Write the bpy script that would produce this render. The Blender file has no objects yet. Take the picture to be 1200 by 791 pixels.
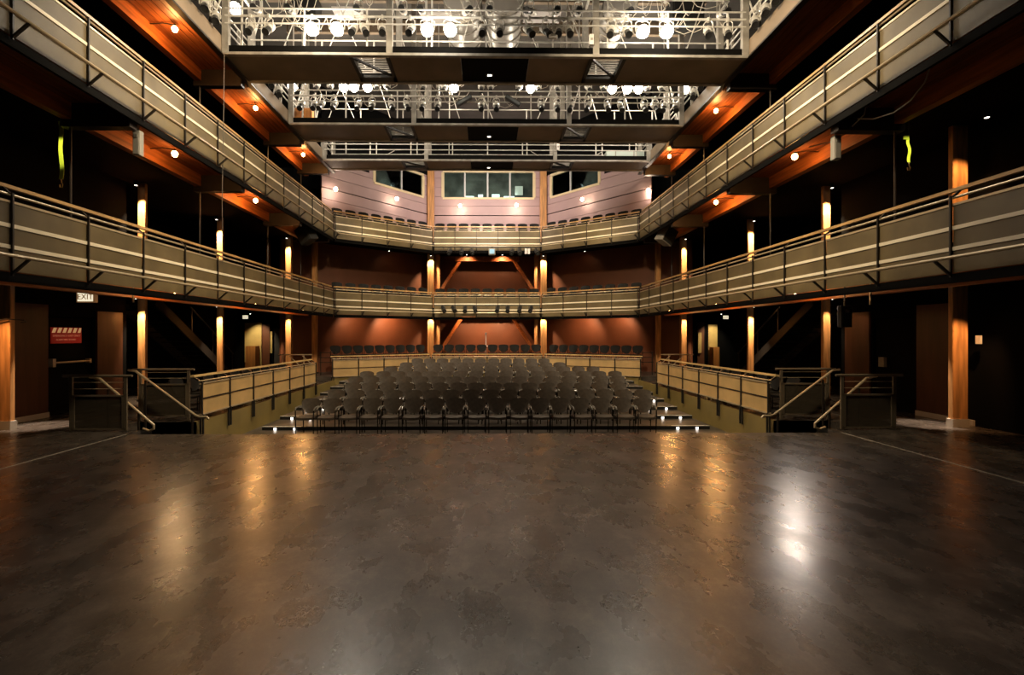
import bpy, bmesh, math, random
from mathutils import Vector, Matrix
random.seed(7)
S = bpy.context.scene
COL = S.collection
PI = math.pi
HC = 1.8          # eye height above the stage floor
ORD = ['first','second','third','fourth','fifth','sixth','seventh','eighth','ninth','tenth','eleventh','twelfth',
       'thirteenth','fourteenth','fifteenth','sixteenth','seventeenth','eighteenth','nineteenth','twentieth',
       'twenty-first','twenty-second','twenty-third','twenty-fourth','twenty-fifth','twenty-sixth','twenty-seventh','twenty-eighth']
WL = {}           # object name -> world origin of its thing

# ------------------------------------------------------------------ materials
MATS = {}
def mat(name, col, rough=0.5, metal=0.0, spec=0.5, noise=0.0, nscale=4.0, stretch=(1,1,1), bump=0.0, emit=None, estr=0.0, col2=None, alpha=1.0, detail=6.0):
    if name in MATS: return MATS[name]
    m = bpy.data.materials.new(name); m.use_nodes = True
    nt = m.node_tree; b = nt.nodes['Principled BSDF']
    b.inputs['Base Color'].default_value = (*col, 1)
    b.inputs['Roughness'].default_value = rough
    b.inputs['Metallic'].default_value = metal
    b.inputs['Specular IOR Level'].default_value = spec
    b.inputs['Alpha'].default_value = alpha
    if emit:
        b.inputs['Emission Color'].default_value = (*emit, 1); b.inputs['Emission Strength'].default_value = estr
    if noise > 0 or bump > 0:
        tc = nt.nodes.new('ShaderNodeTexCoord'); mp = nt.nodes.new('ShaderNodeMapping')
        mp.inputs['Scale'].default_value = stretch
        nt.links.new(tc.outputs['Object'], mp.inputs['Vector'])
        n = nt.nodes.new('ShaderNodeTexNoise'); n.inputs['Scale'].default_value = nscale; n.inputs['Detail'].default_value = detail
        nt.links.new(mp.outputs['Vector'], n.inputs['Vector'])
        if noise > 0:
            mx = nt.nodes.new('ShaderNodeMix'); mx.data_type = 'RGBA'
            c2 = col2 or tuple(c*(1-noise) for c in col)
            mx.inputs[6].default_value = (*c2, 1); mx.inputs[7].default_value = (*[min(1,c*(1+noise*0.5)) for c in col], 1)
            cr = nt.nodes.new('ShaderNodeMapRange'); cr.inputs['From Min'].default_value = 0.35; cr.inputs['From Max'].default_value = 0.65
            nt.links.new(n.outputs['Fac'], cr.inputs['Value']); nt.links.new(cr.outputs['Result'], mx.inputs['Factor'])
            nt.links.new(mx.outputs[2], b.inputs['Base Color'])
        if bump > 0:
            bp = nt.nodes.new('ShaderNodeBump'); bp.inputs['Strength'].default_value = bump; bp.inputs['Distance'].default_value = 0.01
            nt.links.new(n.outputs['Fac'], bp.inputs['Height']); nt.links.new(bp.outputs['Normal'], b.inputs['Normal'])
    MATS[name] = m
    return m

mat('black', (0.005,0.005,0.005), 0.9, spec=0.05)
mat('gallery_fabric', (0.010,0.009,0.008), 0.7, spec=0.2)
mat('black_paint', (0.012,0.011,0.010), 0.5, spec=0.4)
mat('dark_steel', (0.030,0.023,0.017), 0.45, 0.2, noise=0.3, nscale=3)
mat('channel_black', (0.005,0.0045,0.004), 0.8, spec=0.05)
mat('underside', (0.22,0.165,0.115), 0.6, noise=0.2, nscale=1.0, spec=0.2)
mat('stair_dark', (0.016,0.013,0.011), 0.6, spec=0.2)
mat('line_dim', (0.40,0.36,0.30), 0.5)
mat('guard_steel', (0.22,0.175,0.12), 0.35, 0.4)
mat('infill', (0.07,0.055,0.035), 0.5, alpha=0.72)
mat('grey_steel', (0.30,0.275,0.24), 0.5, 0.1, noise=0.25, nscale=5)
mat('pale_steel', (0.62,0.59,0.54), 0.45, 0.1, noise=0.15, nscale=6)
mat('rail_steel', (0.55,0.44,0.28), 0.35, 0.4)
mat('cream_slat', (0.90,0.80,0.60), 0.45)
mat('cap_wood', (0.55,0.33,0.13), 0.35, noise=0.3, nscale=2, stretch=(6,1,6))
mat('fence_cap', (0.72,0.50,0.22), 0.35, noise=0.25, nscale=2, stretch=(6,1,6))
mat('mesh_panel', (0.148,0.109,0.050), 0.5, noise=0.28, nscale=1.6, bump=0.05)
mat('fence_panel', (0.60,0.40,0.17), 0.55, noise=0.15, nscale=2)
mat('olive_wall', (0.26,0.19,0.06), 0.5, noise=0.2, nscale=1.2)
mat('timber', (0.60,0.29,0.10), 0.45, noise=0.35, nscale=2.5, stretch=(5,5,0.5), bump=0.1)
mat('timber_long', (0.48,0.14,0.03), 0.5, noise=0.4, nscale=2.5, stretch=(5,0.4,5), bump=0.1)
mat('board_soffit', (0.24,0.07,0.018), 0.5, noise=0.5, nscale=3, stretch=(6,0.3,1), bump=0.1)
mat('red_wall', (0.17,0.058,0.024), 0.55, noise=0.2, nscale=0.8)
mat('brown_panel', (0.075,0.027,0.013), 0.4, noise=0.25, nscale=2, stretch=(4,4,0.4))
mat('plinth', (0.45,0.40,0.33), 0.6)
mat('yellow_wall', (0.62,0.45,0.16), 0.6, noise=0.1)
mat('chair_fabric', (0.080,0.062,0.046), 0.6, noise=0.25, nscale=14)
mat('chair_shell', (0.030,0.028,0.026), 0.35)
mat('chair_metal', (0.02,0.02,0.02), 0.25, 0.6)
mat('arm_plastic', (0.16,0.15,0.13), 0.18)
mat('riser_black', (0.012,0.012,0.012), 0.45)
mat('riser_top', (0.10,0.085,0.070), 0.35, noise=0.5, nscale=2.5)
mat('white_tape', (0.80,0.78,0.72), 0.5)
mat('fixture_body', (0.64,0.61,0.56), 0.35, 0.3)
mat('fixture_black', (0.015,0.015,0.015), 0.35)
mat('glass_lens', (0.25,0.28,0.30), 0.08, 0.6)
mat('lens_lit', (1,1,1), 0.3, emit=(1.0,0.93,0.80), estr=90)
mat('bulb_warm', (1,0.7,0.4), 0.3, emit=(1.0,0.55,0.18), estr=40)
mat('bulb_pale', (1,0.9,0.7), 0.3, emit=(1.0,0.78,0.50), estr=40)
mat('small_white', (1,1,1), 0.3, emit=(1.0,0.90,0.78), estr=5)
mat('strap_lime', (0.72,0.82,0.04), 0.6, emit=None)
mat('hook_brass', (0.6,0.42,0.15), 0.3, 0.7)
mat('speaker_grey', (0.30,0.28,0.24), 0.6)
mat('speaker_black', (0.02,0.02,0.018), 0.6)
mat('chain', (0.55,0.53,0.48), 0.3, 0.8)
mat('sign_red', (0.42,0.02,0.015), 0.5, emit=(0.45,0.02,0.012), estr=0.12)  # faint glow put into the colours of the sign board, stripes and text
mat('sign_cream', (0.9,0.62,0.30), 0.5, emit=(0.9,0.5,0.22), estr=0.35)
mat('sign_text', (0.75,0.28,0.16), 0.5, emit=(0.8,0.25,0.14), estr=0.2)
mat('exit_face', (1,0.95,0.75), 0.4, emit=(1.0,0.88,0.62), estr=0.95)
mat('exit_text', (0.16,0.07,0.02), 0.5, emit=(0.30,0.14,0.05), estr=0.35)
mat('window_frame', (0.72,0.60,0.36), 0.5)
mat('grey_mullion', (0.55,0.55,0.52), 0.5)
mat('screen', (0.8,0.95,0.95), 0.4, emit=(0.80,0.95,0.92), estr=1.6)
mat('paper', (0.75,0.80,0.72), 0.6, emit=(0.75,0.82,0.7), estr=0.25)  # paper notice glows faintly, light put into its colour
mat('duct', (0.45,0.42,0.38), 0.4, 0.3)
mat('ceiling_grey', (0.06,0.052,0.045), 0.8, noise=0.3, nscale=1.0)
mat('panel_white', (0.75,0.70,0.68), 0.6)
mat('orange_wood', (0.60,0.24,0.06), 0.5, noise=0.3, nscale=2, stretch=(5,5,.5))
mat('switch', (0.6,0.58,0.52), 0.4)
mat('blue_gel', (0.25,0.45,0.60), 0.3, emit=(0.25,0.5,0.7), estr=0.35)
mat('cable_black', (0.05,0.045,0.04), 0.5)
mat('wire_pale', (0.50,0.45,0.37), 0.5)
mat('wire_dim', (0.12,0.10,0.08), 0.5)
mat('pale_duct', (0.45,0.52,0.48), 0.4)

def siding_mat():
    m = bpy.data.materials.new('pink_siding'); m.use_nodes = True
    nt = m.node_tree; b = nt.nodes['Principled BSDF']
    tc = nt.nodes.new('ShaderNodeTexCoord'); sp = nt.nodes.new('ShaderNodeSeparateXYZ')
    nt.links.new(tc.outputs['Object'], sp.inputs[0])
    n = nt.nodes.new('ShaderNodeTexNoise'); n.inputs['Scale'].default_value = 1.5; n.inputs['Detail'].default_value = 5
    nt.links.new(tc.outputs['Object'], n.inputs['Vector'])
    mx = nt.nodes.new('ShaderNodeMix'); mx.data_type = 'RGBA'
    mx.inputs[6].default_value = (0.40,0.27,0.26,1); mx.inputs[7].default_value = (0.50,0.35,0.34,1)
    nt.links.new(n.outputs['Fac'], mx.inputs['Factor'])
    nt.links.new(mx.outputs[2], b.inputs['Base Color'])
    b.inputs['Roughness'].default_value = 0.6
    return m
MATS['pink'] = siding_mat()

def floor_mat():
    m = bpy.data.materials.new('stage_floor'); m.use_nodes = True
    nt = m.node_tree; b = nt.nodes['Principled BSDF']; L = nt.links.new
    tc = nt.nodes.new('ShaderNodeTexCoord')
    def noise(scale, det, rough=0.6, stretch=(1,1,1)):
        mp = nt.nodes.new('ShaderNodeMapping'); mp.inputs['Scale'].default_value = stretch
        L(tc.outputs['Object'], mp.inputs['Vector'])
        n = nt.nodes.new('ShaderNodeTexNoise'); n.inputs['Scale'].default_value = scale
        n.inputs['Detail'].default_value = det; n.inputs['Roughness'].default_value = rough
        L(mp.outputs['Vector'], n.inputs['Vector']); return n
    a = noise(1.8, 13, 0.74); c = noise(6, 11, 0.80, (1.3,0.8,1)); d = noise(60, 4, 0.8, (1.2,0.8,1))
    s1 = noise(2.2, 5, 0.55, (1.5, 0.8, 1)); 
    def mul(x, f):
        k = nt.nodes.new('ShaderNodeMath'); k.operation = 'MULTIPLY'; L(x, k.inputs[0]); k.inputs[1].default_value = f; return k.outputs[0]
    def add(x, y):
        k = nt.nodes.new('ShaderNodeMath'); k.operation = 'ADD'; L(x, k.inputs[0]); L(y, k.inputs[1]); return k.outputs[0]
    v = add(add(mul(a.outputs['Fac'], .42), mul(c.outputs['Fac'], .34)), add(mul(d.outputs['Fac'], .18), mul(s1.outputs['Fac'], .06)))
    cr = nt.nodes.new('ShaderNodeValToRGB')
    e = cr.color_ramp.elements; e[0].position = .38; e[0].color = (.014,.011,.009,1); e[1].position = .64; e[1].color = (.15,.122,.10,1)
    k = cr.color_ramp.elements.new(.5); k.color = (.052,.042,.034,1)
    L(v, cr.inputs['Fac']); L(cr.outputs['Color'], b.inputs['Base Color'])
    rr = nt.nodes.new('ShaderNodeMapRange'); rr.inputs['From Min'].default_value = .35; rr.inputs['From Max'].default_value = .65
    rr.inputs['To Min'].default_value = .24; rr.inputs['To Max'].default_value = .32
    L(s1.outputs['Fac'], rr.inputs['Value']); L(rr.outputs['Result'], b.inputs['Roughness'])
    b.inputs['Specular IOR Level'].default_value = 0.5
    bp = nt.nodes.new('ShaderNodeBump'); bp.inputs['Strength'].default_value = .015; bp.inputs['Distance'].default_value = .01
    L(add(mul(c.outputs['Fac'], .6), mul(d.outputs['Fac'], .4)), bp.inputs['Height']); L(bp.outputs['Normal'], b.inputs['Normal'])
    return m
MATS['stage_floor'] = floor_mat()

def glass_mat():
    m = bpy.data.materials.new('window_glass'); m.use_nodes = True
    nt = m.node_tree; nt.nodes.clear()
    o = nt.nodes.new('ShaderNodeOutputMaterial'); t = nt.nodes.new('ShaderNodeBsdfTransparent'); g = nt.nodes.new('ShaderNodeBsdfGlossy')
    g.inputs['Roughness'].default_value = 0.02; t.inputs['Color'].default_value = (0.85,0.9,0.88,1)
    f = nt.nodes.new('ShaderNodeFresnel'); f.inputs['IOR'].default_value = 1.5
    mx = nt.nodes.new('ShaderNodeMixShader')
    nt.links.new(f.outputs[0], mx.inputs[0]); nt.links.new(t.outputs[0], mx.inputs[1]); nt.links.new(g.outputs[0], mx.inputs[2]); nt.links.new(mx.outputs[0], o.inputs[0])
    return m
MATS['glass'] = glass_mat()

# ------------------------------------------------------------------ mesh helper
class MB:
    def __init__(s): s.v = []; s.f = []
    def add(s, vs, fs):
        o = len(s.v); s.v += [Vector(p) for p in vs]; s.f += [tuple(i+o for i in f) for f in fs]; return s
    def box(s, x0, x1, y0, y1, z0, z1):
        return s.add([(x0,y0,z0),(x1,y0,z0),(x1,y1,z0),(x0,y1,z0),(x0,y0,z1),(x1,y0,z1),(x1,y1,z1),(x0,y1,z1)],
                     [(3,2,1,0),(4,5,6,7),(0,1,5,4),(1,2,6,5),(2,3,7,6),(3,0,4,7)])
    def cbox(s, c, d): return s.box(c[0]-d[0]/2, c[0]+d[0]/2, c[1]-d[1]/2, c[1]+d[1]/2, c[2]-d[2]/2, c[2]+d[2]/2)
    def bar(s, p, q, w, h, up=(0,0,1)):
        p = Vector(p); q = Vector(q); d = (q-p).normalized(); up = Vector(up)
        if abs(d.dot(up)) > 0.98: up = Vector((0,1,0)) if abs(d.y) < .9 else Vector((1,0,0))
        a = d.cross(up).normalized()*(w/2); b = a.cross(d).normalized()*(h/2)
        vs = []
        for e in (p, q): vs += [e-a-b, e+a-b, e+a+b, e-a+b]
        return s.add(vs, [(0,1,2,3),(7,6,5,4),(1,0,4,5),(2,1,5,6),(3,2,6,7),(0,3,7,4)])
    def tube(s, pts, r, n=8, caps=True):
        pts = [Vector(p) for p in pts]; rings = []
        prev = None
        for i, p in enumerate(pts):
            d = (pts[min(i+1,len(pts)-1)] - pts[max(i-1,0)]).normalized()
            if prev is None:
                u = Vector((0,0,1)) if abs(d.z) < .9 else Vector((1,0,0))
                a = d.cross(u).normalized()
            else:
                a = (prev - d*prev.dot(d)).normalized()
            prev = a; b = d.cross(a)
            rr = r[i] if isinstance(r, (list, tuple)) else r
            rings.append([p + a*rr*math.cos(2*PI*k/n) + b*rr*math.sin(2*PI*k/n) for k in range(n)])
        vs = [v for R in rings for v in R]; fs = []
        for i in range(len(pts)-1):
            for k in range(n):
                fs.append((i*n+k, i*n+(k+1)%n, (i+1)*n+(k+1)%n, (i+1)*n+k))
        if caps:
            fs.append(tuple(reversed(range(n)))); fs.append(tuple((len(pts)-1)*n+k for k in range(n)))
        return s.add(vs, fs)
    def lathe(s, prof, c, axis=(0,0,1), n=12):
        c = Vector(c); d = Vector(axis).normalized()
        return s.tube([c + d*t for t, r in prof], [max(r,1e-4) for t, r in prof], n) if False else s._lathe(prof, c, d, n)
    def _lathe(s, prof, c, d, n):
        c = Vector(c); d = Vector(d).normalized(); u = Vector((0,0,1)) if abs(d.z) < .9 else Vector((1,0,0))
        a = d.cross(u).normalized(); b = d.cross(a); vs = []; fs = []
        for t, r in prof:
            vs += [c + d*t + a*max(r,1e-4)*math.cos(2*PI*k/n) + b*max(r,1e-4)*math.sin(2*PI*k/n) for k in range(n)]
        for i in range(len(prof)-1):
            for k in range(n): fs.append((i*n+k, i*n+(k+1)%n, (i+1)*n+(k+1)%n, (i+1)*n+k))
        fs.append(tuple(reversed(range(n)))); fs.append(tuple((len(prof)-1)*n+k for k in range(n)))
        return s.add(vs, fs)
    def poly(s, pts, z0, z1):
        n = len(pts)
        vs = [(x,y,z0) for x,y in pts] + [(x,y,z1) for x,y in pts]
        fs = [tuple(reversed(range(n))), tuple(range(n,2*n))] + [(i,(i+1)%n,n+(i+1)%n,n+i) for i in range(n)]
        return s.add(vs, fs)
    def grid(s, fn, nu, nv, thick):
        """closed slab whose mid surface is fn(u,v) -> (point, normal)"""
        A = []; B = []
        for j in range(nv+1):
            for i in range(nu+1):
                p, nn = fn(i/nu, j/nv); p = Vector(p); nn = Vector(nn).normalized()
                A.append(p+nn*thick/2); B.append(p-nn*thick/2)
        w = nu+1; N = len(A); fs = []
        for j in range(nv):
            for i in range(nu):
                q = (j*w+i, j*w+i+1, (j+1)*w+i+1, (j+1)*w+i); fs.append(q); fs.append(tuple(N+k for k in reversed(q)))
        ring = [i for i in range(w)] + [j*w+nu for j in range(1,nv+1)] + [nv*w+i for i in range(nu-1,-1,-1)] + [j*w for j in range(nv-1,0,-1)]
        for k in range(len(ring)):
            a, b = ring[k], ring[(k+1)%len(ring)]; fs.append((b, a, N+a, N+b))
        return s.add(A+B, fs)
    def build(s, name, m, parent=None, smooth=False, loc=None, bevel=0.0):
        off = Vector((0,0,0))
        if parent is not None: off = WL[parent.name]
        elif loc is not None: off = Vector(loc)
        me = bpy.data.meshes.new(name)
        me.from_pydata([tuple(p-off) for p in s.v], [], s.f)
        bm = bmesh.new(); bm.from_mesh(me); bmesh.ops.recalc_face_normals(bm, faces=bm.faces[:]); bm.to_mesh(me); bm.free()
        if smooth:
            for p in me.polygons: p.use_smooth = True
            try: me.set_sharp_from_angle(angle=math.radians(40))
            except Exception: pass
        me.materials.append(MATS[m])
        o = bpy.data.objects.new(name, me); COL.objects.link(o)
        if parent is not None: o.parent = parent; WL[o.name] = off
        else:
            o.location = off; WL[o.name] = off
        if bevel > 0:
            b = o.modifiers.new('bevel', 'BEVEL'); b.width = bevel; b.segments = 2; b.limit_method = 'ANGLE'
        return o

def thing(name, label, cat, loc=(0,0,0), group=None, rz=0):
    o = bpy.data.objects.new(name, None); COL.objects.link(o); o.empty_display_size = 0.1
    o.location = loc; o.rotation_euler = (0,0,rz); WL[o.name] = Vector(loc)
    return tag(o, label, cat, group)
def tag(o, label, cat, group=None):
    o['label'] = label; o['category'] = cat
    if group: o['group'] = group
    return o
def struct(o): o['kind'] = 'structure'; return o
def copy_tree(o, parent=None):
    c = o.copy(); COL.objects.link(c); WL[c.name] = WL.get(o.name, Vector((0,0,0)))
    if parent is not None: c.parent = parent
    for ch in list(o.children): copy_tree(ch, c)
    return c
def place(proto, used, loc, rz, label, group):
    o = copy_tree(proto) if used else proto
    o.location = loc; o.rotation_euler = (0,0,rz); o['label'] = label
    if group: o['group'] = group
    return o
def lamp(kind, loc, energy, col=(1,1,1), size=0.1, target=None, angle=60, blend=0.5):
    d = bpy.data.lights.new('lamp', kind); d.energy = energy; d.color = col
    if kind == 'AREA': d.shape = 'SQUARE'; d.size = size
    else: d.shadow_soft_size = size
    if kind == 'SPOT': d.spot_size = math.radians(angle); d.spot_blend = blend
    o = bpy.data.objects.new('lamp', d); COL.objects.link(o); o.location = loc
    if target is not None:
        o.rotation_euler = (Vector(target)-Vector(loc)).to_track_quat('-Z','Y').to_euler()
    return o
def text(body, size, loc, rot, m, name, parent, extrude=0.003, align='CENTER'):
    c = bpy.data.curves.new(name, 'FONT'); c.body = body; c.size = size; c.align_x = align; c.align_y = 'CENTER'; c.extrude = extrude
    o = bpy.data.objects.new(name, c); COL.objects.link(o)
    dg = bpy.context.evaluated_depsgraph_get()
    me = bpy.data.meshes.new_from_object(o.evaluated_get(dg)); bpy.data.objects.remove(o)
    R = rot.to_matrix().to_4x4() if hasattr(rot, 'to_matrix') else rot
    me.transform(Matrix.Translation(Vector(loc)-WL[parent.name]) @ R)
    me.materials.clear(); me.materials.append(MATS[m])
    o = bpy.data.objects.new(name, me); COL.objects.link(o); o.parent = parent; WL[o.name] = WL[parent.name]
    return o
def SX(side): return -1 if side == 'left' else 1
YAW = 0.0125
def PX(px, D):
    r = (px-578)/567.0; return D*(r+YAW)/(1-r*YAW)
def PZ(py, D): return HC + (392-py)*D/567.0

# ------------------------------------------------------------------ the setting
XF = 6.1
ZB = {2: 2.61, 3: 5.63}                     # bottom of the balcony fascias
FRONT = [(-XF,19.3),(-2.45,22.1),(2.45,22.1),(XF,19.3)]
struct(MB().box(-6.5,6.5,-3,8.8,-.7,0).build('floor_stage','stage_floor'))
for s, nm in ((-1,'left'),(1,'right')):
    m = MB()
    for a, b, y0, y1 in ((6.5,12,-3,9.15),(7.2,12,9.15,10.05),(6.05,12,10.05,19.2)):
        m.box(min(s*a,s*b), max(s*a,s*b), y0, y1, -.7, 0)
    struct(m.build('floor_side_'+nm,'stage_floor'))
    m = MB()
    for k in range(4): m.box(min(s*(7.2-.3*k),s*(6.9-.3*k)), max(s*(7.2-.3*k),s*(6.9-.3*k)), 9.15, 10.05, -.9, -.16*(k+1))
    struct(m.build('floor_steps_'+nm,'black_paint'))
    struct(MB().box(min(s*6.495,s*6.513), max(s*6.495,s*6.513), 2, 8.8, 0.0, .004).build('trim_1' if s<0 else 'trim_2','line_dim'))
    m = MB().box(min(s*6.0,s*6.05), max(s*6.0,s*6.05), 10.05, 19.2, -.9, 0)
    struct(m.build('wall_pit_'+nm,'olive_wall'))
    m = MB().box(min(s*6.0,s*7.2), max(s*6.0,s*7.2), 10.05, 10.07, -.9, -.002)
    struct(m.build('wall_steps_'+nm,'black_paint'))
    # inner side wall with the door recess, and the outer wall of the corridor
    m = MB().box(min(s*9.6,s*9.75), max(s*9.6,s*9.75), 1.5, 10.70, 0, 12)
    m.box(min(s*9.6,s*9.75), max(s*9.6,s*9.75), 10.70, 11.92, 2.2, 12)
    m.box(min(s*9.6,s*9.75), max(s*9.6,s*9.75), 11.92, 13.0, 0, 12)
    m.box(min(s*9.75,s*12), max(s*9.75,s*12), 12.87, 13.0, 0, 12)
    m.box(min(s*12,s*12.1), max(s*12,s*12.1), 1.5, 27, 0, 12)
    m.box(min(s*8.75,s*12), max(s*8.75,s*12), 23.5, 23.6, 0, 12)
    struct(m.build('wall_'+nm,'black'))
    struct(MB().box(min(s*9.55,s*9.6), max(s*9.55,s*9.6), 9.4, 10.68, 0, .11).build('baseboard_'+nm,'plinth'))
struct(MB().box(-6.05,6.05,8.8,22,-.9,-.64).build('floor_pit','riser_top'))
struct(MB().poly([(-12,19.2),(-6.2,19.2),(-2.47,21.35),(2.47,21.35),(6.2,19.2),(12,19.2),(12,27),(-12,27)],-.9,.12).build('floor_rear_gallery','riser_top'))
m = MB()
for a, b in (((-6.1,19.12),(-2.45,21.27)),((-2.45,21.27),(2.45,21.27)),((2.45,21.27),(6.1,19.12))):
    m.bar((a[0],a[1],-.39),(b[0],b[1],-.39),.04,1.02)
struct(m.build('wall_pit_rear','olive_wall'))
U = [(-12,2),(-6.16,2),(-6.16,19.34),(-2.47,22.15),(2.47,22.15),(6.16,19.34),(6.16,2),(12,2),(12,27),(-12,27)]
struct(MB().poly(U, 2.88, 3.02).build('floor_middle_balcony','black'))
struct(MB().poly(U, 5.86, 6.02).build('floor_upper_balcony','black'))
for s, nm in ((-1,'left'),(1,'right')):
    struct(MB().box(min(s*6.16,s*12), max(s*6.16,s*12), 2, 19.6, 8.52, 8.66).build('floor_catwalk_'+nm,'black'))
struct(MB().box(-12.1,12.1,1.5,27,12.0,12.15).build('ceiling','ceiling_grey'))

# rear walls
def wall_line(m, pts, z0, z1, t=.1):
    for a, b in zip(pts, pts[1:]):
        m.bar((a[0],a[1],(z0+z1)/2),(b[0],b[1],(z0+z1)/2), t, z1-z0)
RW = [(-8.75,20.62),(-2.83,25.2),(2.83,25.2),(8.75,20.62)]
for z0, z1, nm in ((.12,2.88,'wall_rear_lower'),(3.02,5.86,'wall_rear_middle')):
    m = MB(); wall_line(m, RW, z0, z1)
    for s in (-1,1): m.bar((s*8.75,20.62,(z0+z1)/2),(s*8.75,23.5,(z0+z1)/2),.1,z1-z0)
    struct(m.build(nm,'red_wall'))
# dark skirting line of the lower rear wall is left to the seats in front of it

def boarded(m, a, b, holes, z0, z1, board=.47, t=.06):
    """boards from a to b (plan points), with rectangular holes given as (u0,u1,za,zb), u in metres from a"""
    a = Vector((*a,0)); b = Vector((*b,0)); L = (b-a).length; d = (b-a)/L
    z = z0; edges = []
    while z < z1-.05:
        top = min(z+board, z1); gap = .045 if abs(top-8.03) < .2 else .018
        edges.append((z, top-gap)); z = top
    split = []
    for za, zb in edges:
        ks = sorted({za, zb} | {h for q in holes for h in (q[2], q[3]) if za+.01 < h < zb-.01})
        split += list(zip(ks, ks[1:]))
    for za, zb in split:
        cuts = [(0,L)]
        for u0,u1,ha,hb in holes:
            if zb > ha+.001 and za < hb-.001:
                cuts = [c for s0,s1 in cuts for c in ((s0,min(s1,u0)),(max(s0,u1),s1)) if c[1]-c[0] > .02]
        for s0,s1 in cuts:
            p = a+d*s0; q = a+d*s1
            m.bar((p.x,p.y,(za+zb)/2),(q.x,q.y,(za+zb)/2),t,zb-za)
pl = (-2.83,24.75); fl = (-2.83-3.27*1.22, 24.75-3.9*1.22)
LF = math.hypot(3.27,3.9)
holes_side = [(.13*LF,.695*LF,8.72,9.74),(.76*LF,2*LF,9.05,12)]
m = MB(); boarded(m, (-2.83,24.75),(2.83,24.75),[(.62,5.18,8.80,10.07)],6.02,10.3); struct(m.build('wall_rear_upper','pink'))
m = MB(); boarded(m, pl, fl, holes_side, 6.02, 9.86); struct(m.build('wall_rear_upper_left','pink'))
m = MB(); boarded(m, (2.83,24.75),(-fl[0],fl[1]), holes_side, 6.02, 9.86); struct(m.build('wall_rear_upper_right','pink'))
m = MB(); wall_line(m, [(-8.6,19.8),(-8.6,21.5),(-3.5,27),(3.5,27),(8.6,21.5),(8.6,19.8)], 6.02, 12.0, .1)
m.box(-12,-8.6,19.7,19.8,8.66,12).box(8.6,12,19.7,19.8,8.66,12)
struct(m.build('wall_rear_behind','black'))
struct(MB().poly([(-7.6,20.9),(-2.9,25.0),(2.9,25.0),(7.6,20.9),(7.6,22),(3.4,26.8),(-3.4,26.8),(-7.6,22)],8.1,8.2).build('floor_control_room','black'))
m = MB(); wall_line(m, [fl,(-2.83-3.27*.76,24.75-3.9*.76)], 9.05, 12.0, .08); wall_line(m, [(-2.83-3.27*.76,24.75-3.9*.76),pl], 9.86, 12.0, .08); wall_line(m, [pl,(2.83,24.75)], 10.3, 12.0, .08); wall_line(m, [(2.83,24.75),(2.83+3.27*.76,24.75-3.9*.76)], 9.86, 12.0, .08); wall_line(m, [(2.83+3.27*.76,24.75-3.9*.76),(-fl[0],fl[1])], 9.05, 12.0, .08); struct(m.build('wall_rear_top','black'))

def window(n, a, d, u0, u1, za, zb, mull):
    a = Vector((*a,0)); d = Vector((*d,0)).normalized()
    P = lambda u, z: (a.x+d.x*u, a.y+d.y*u, z)
    w = bpy.data.objects.new('window_%d'%n, None); COL.objects.link(w); w['kind']='structure'; w.location = P((u0+u1)/2, za); WL[w.name] = w.location.copy()
    m = MB(); e = .05
    m.bar(P(u0-.06,za-e),P(u1+.06,za-e),.14,.1).bar(P(u0-.06,zb+e),P(u1+.06,zb+e),.14,.1)
    m.bar(P(u0-e,za),P(u0-e,zb),.1,.14,d).bar(P(u1+e,za),P(u1+e,zb),.1,.14,d)
    m.build('window_frame','window_frame',w)
    for f, wd in mull:
        u = u0+(u1-u0)*f; MB().bar(P(u,za),P(u,zb),wd,.08,d).build('mullion','grey_mullion',w)
    MB().bar(P(u0,(za+zb)/2),P(u1,(za+zb)/2),.012,zb-za).build('pane','glass',w)
window(1, pl, (-3.27,-3.9), .13*LF, .695*LF, 8.72, 9.74, [(.46,.05)])
window(2, (-2.83,24.75), (1,0), .62, 5.18, 8.80, 10.07, [(.235,.05),(.49,.16),(.74,.05)])
window(3, (2.83,24.75), (3.27,-3.9), .13*LF, .695*LF, 8.72, 9.74, [(.42,.06)])

# control room furniture seen through the panes
MATS['room'] = mat('control_room_wall', (0.16,0.18,0.16), 0.7, noise=0.5, nscale=1.5)
m = MB(); wall_line(m, [(-7.3,21.9),(-3.35,26.7),(3.35,26.7),(7.3,21.9)], 8.2, 10.9, .06); struct(m.build('wall_control_room','room'))
for x, y, e in ((-1.2,25.9,14),(1.4,25.9,10),(-4.6,24.2,6),(4.6,24.2,6)): lamp('POINT',(x,y,9.2),e,(.85,1.0,.93),.2)  # dim lamps added so the control room wall shows
t = thing('control_desk','long black control desk behind the middle control room window','desk',(0,25.6,8.2))
MB().box(-2.1,2.1,25.35,26.0,8.86,8.92).build('desk_top','black_paint',t)
for x in (-2.0,0,2.0): MB().box(x-.04,x+.04,25.4,25.95,8.2,8.86).build('desk_leg','black_paint',t)
def monitor(x, y, w, h, label, rz=0, z=8.92):
    t = thing('monitor', label, 'screen', (x,y,z), 'lit screens in the control room')
    c, s_ = math.cos(rz), math.sin(rz)
    P = lambda u, k: (x+u*c-k*s_, y+u*s_+k*c)
    a = P(-w/2,0); b = P(w/2,0)
    MB().bar((a[0],a[1],z+.06+h/2),(b[0],b[1],z+.06+h/2),.03,h+.03).build('casing','black_paint',t)
    a = P(-w/2+.02,-.022); b = P(w/2-.02,-.022)
    MB().bar((a[0],a[1],z+.06+h/2),(b[0],b[1],z+.06+h/2),.006,h-.02).build('screen','screen',t)
    MB().bar((x,y,z),(x,y,z+.07),.05,.05).build('foot','black_paint',t)
monitor(-.95,25.5,.55,.12,'low bright screen left of centre behind the middle control room window')
monitor(-.35,25.5,.30,.20,'small screen just left of the grey mullion in the middle window')
monitor(.45,25.5,.45,.22,'screen right of the grey mullion in the middle control room window')
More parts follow.
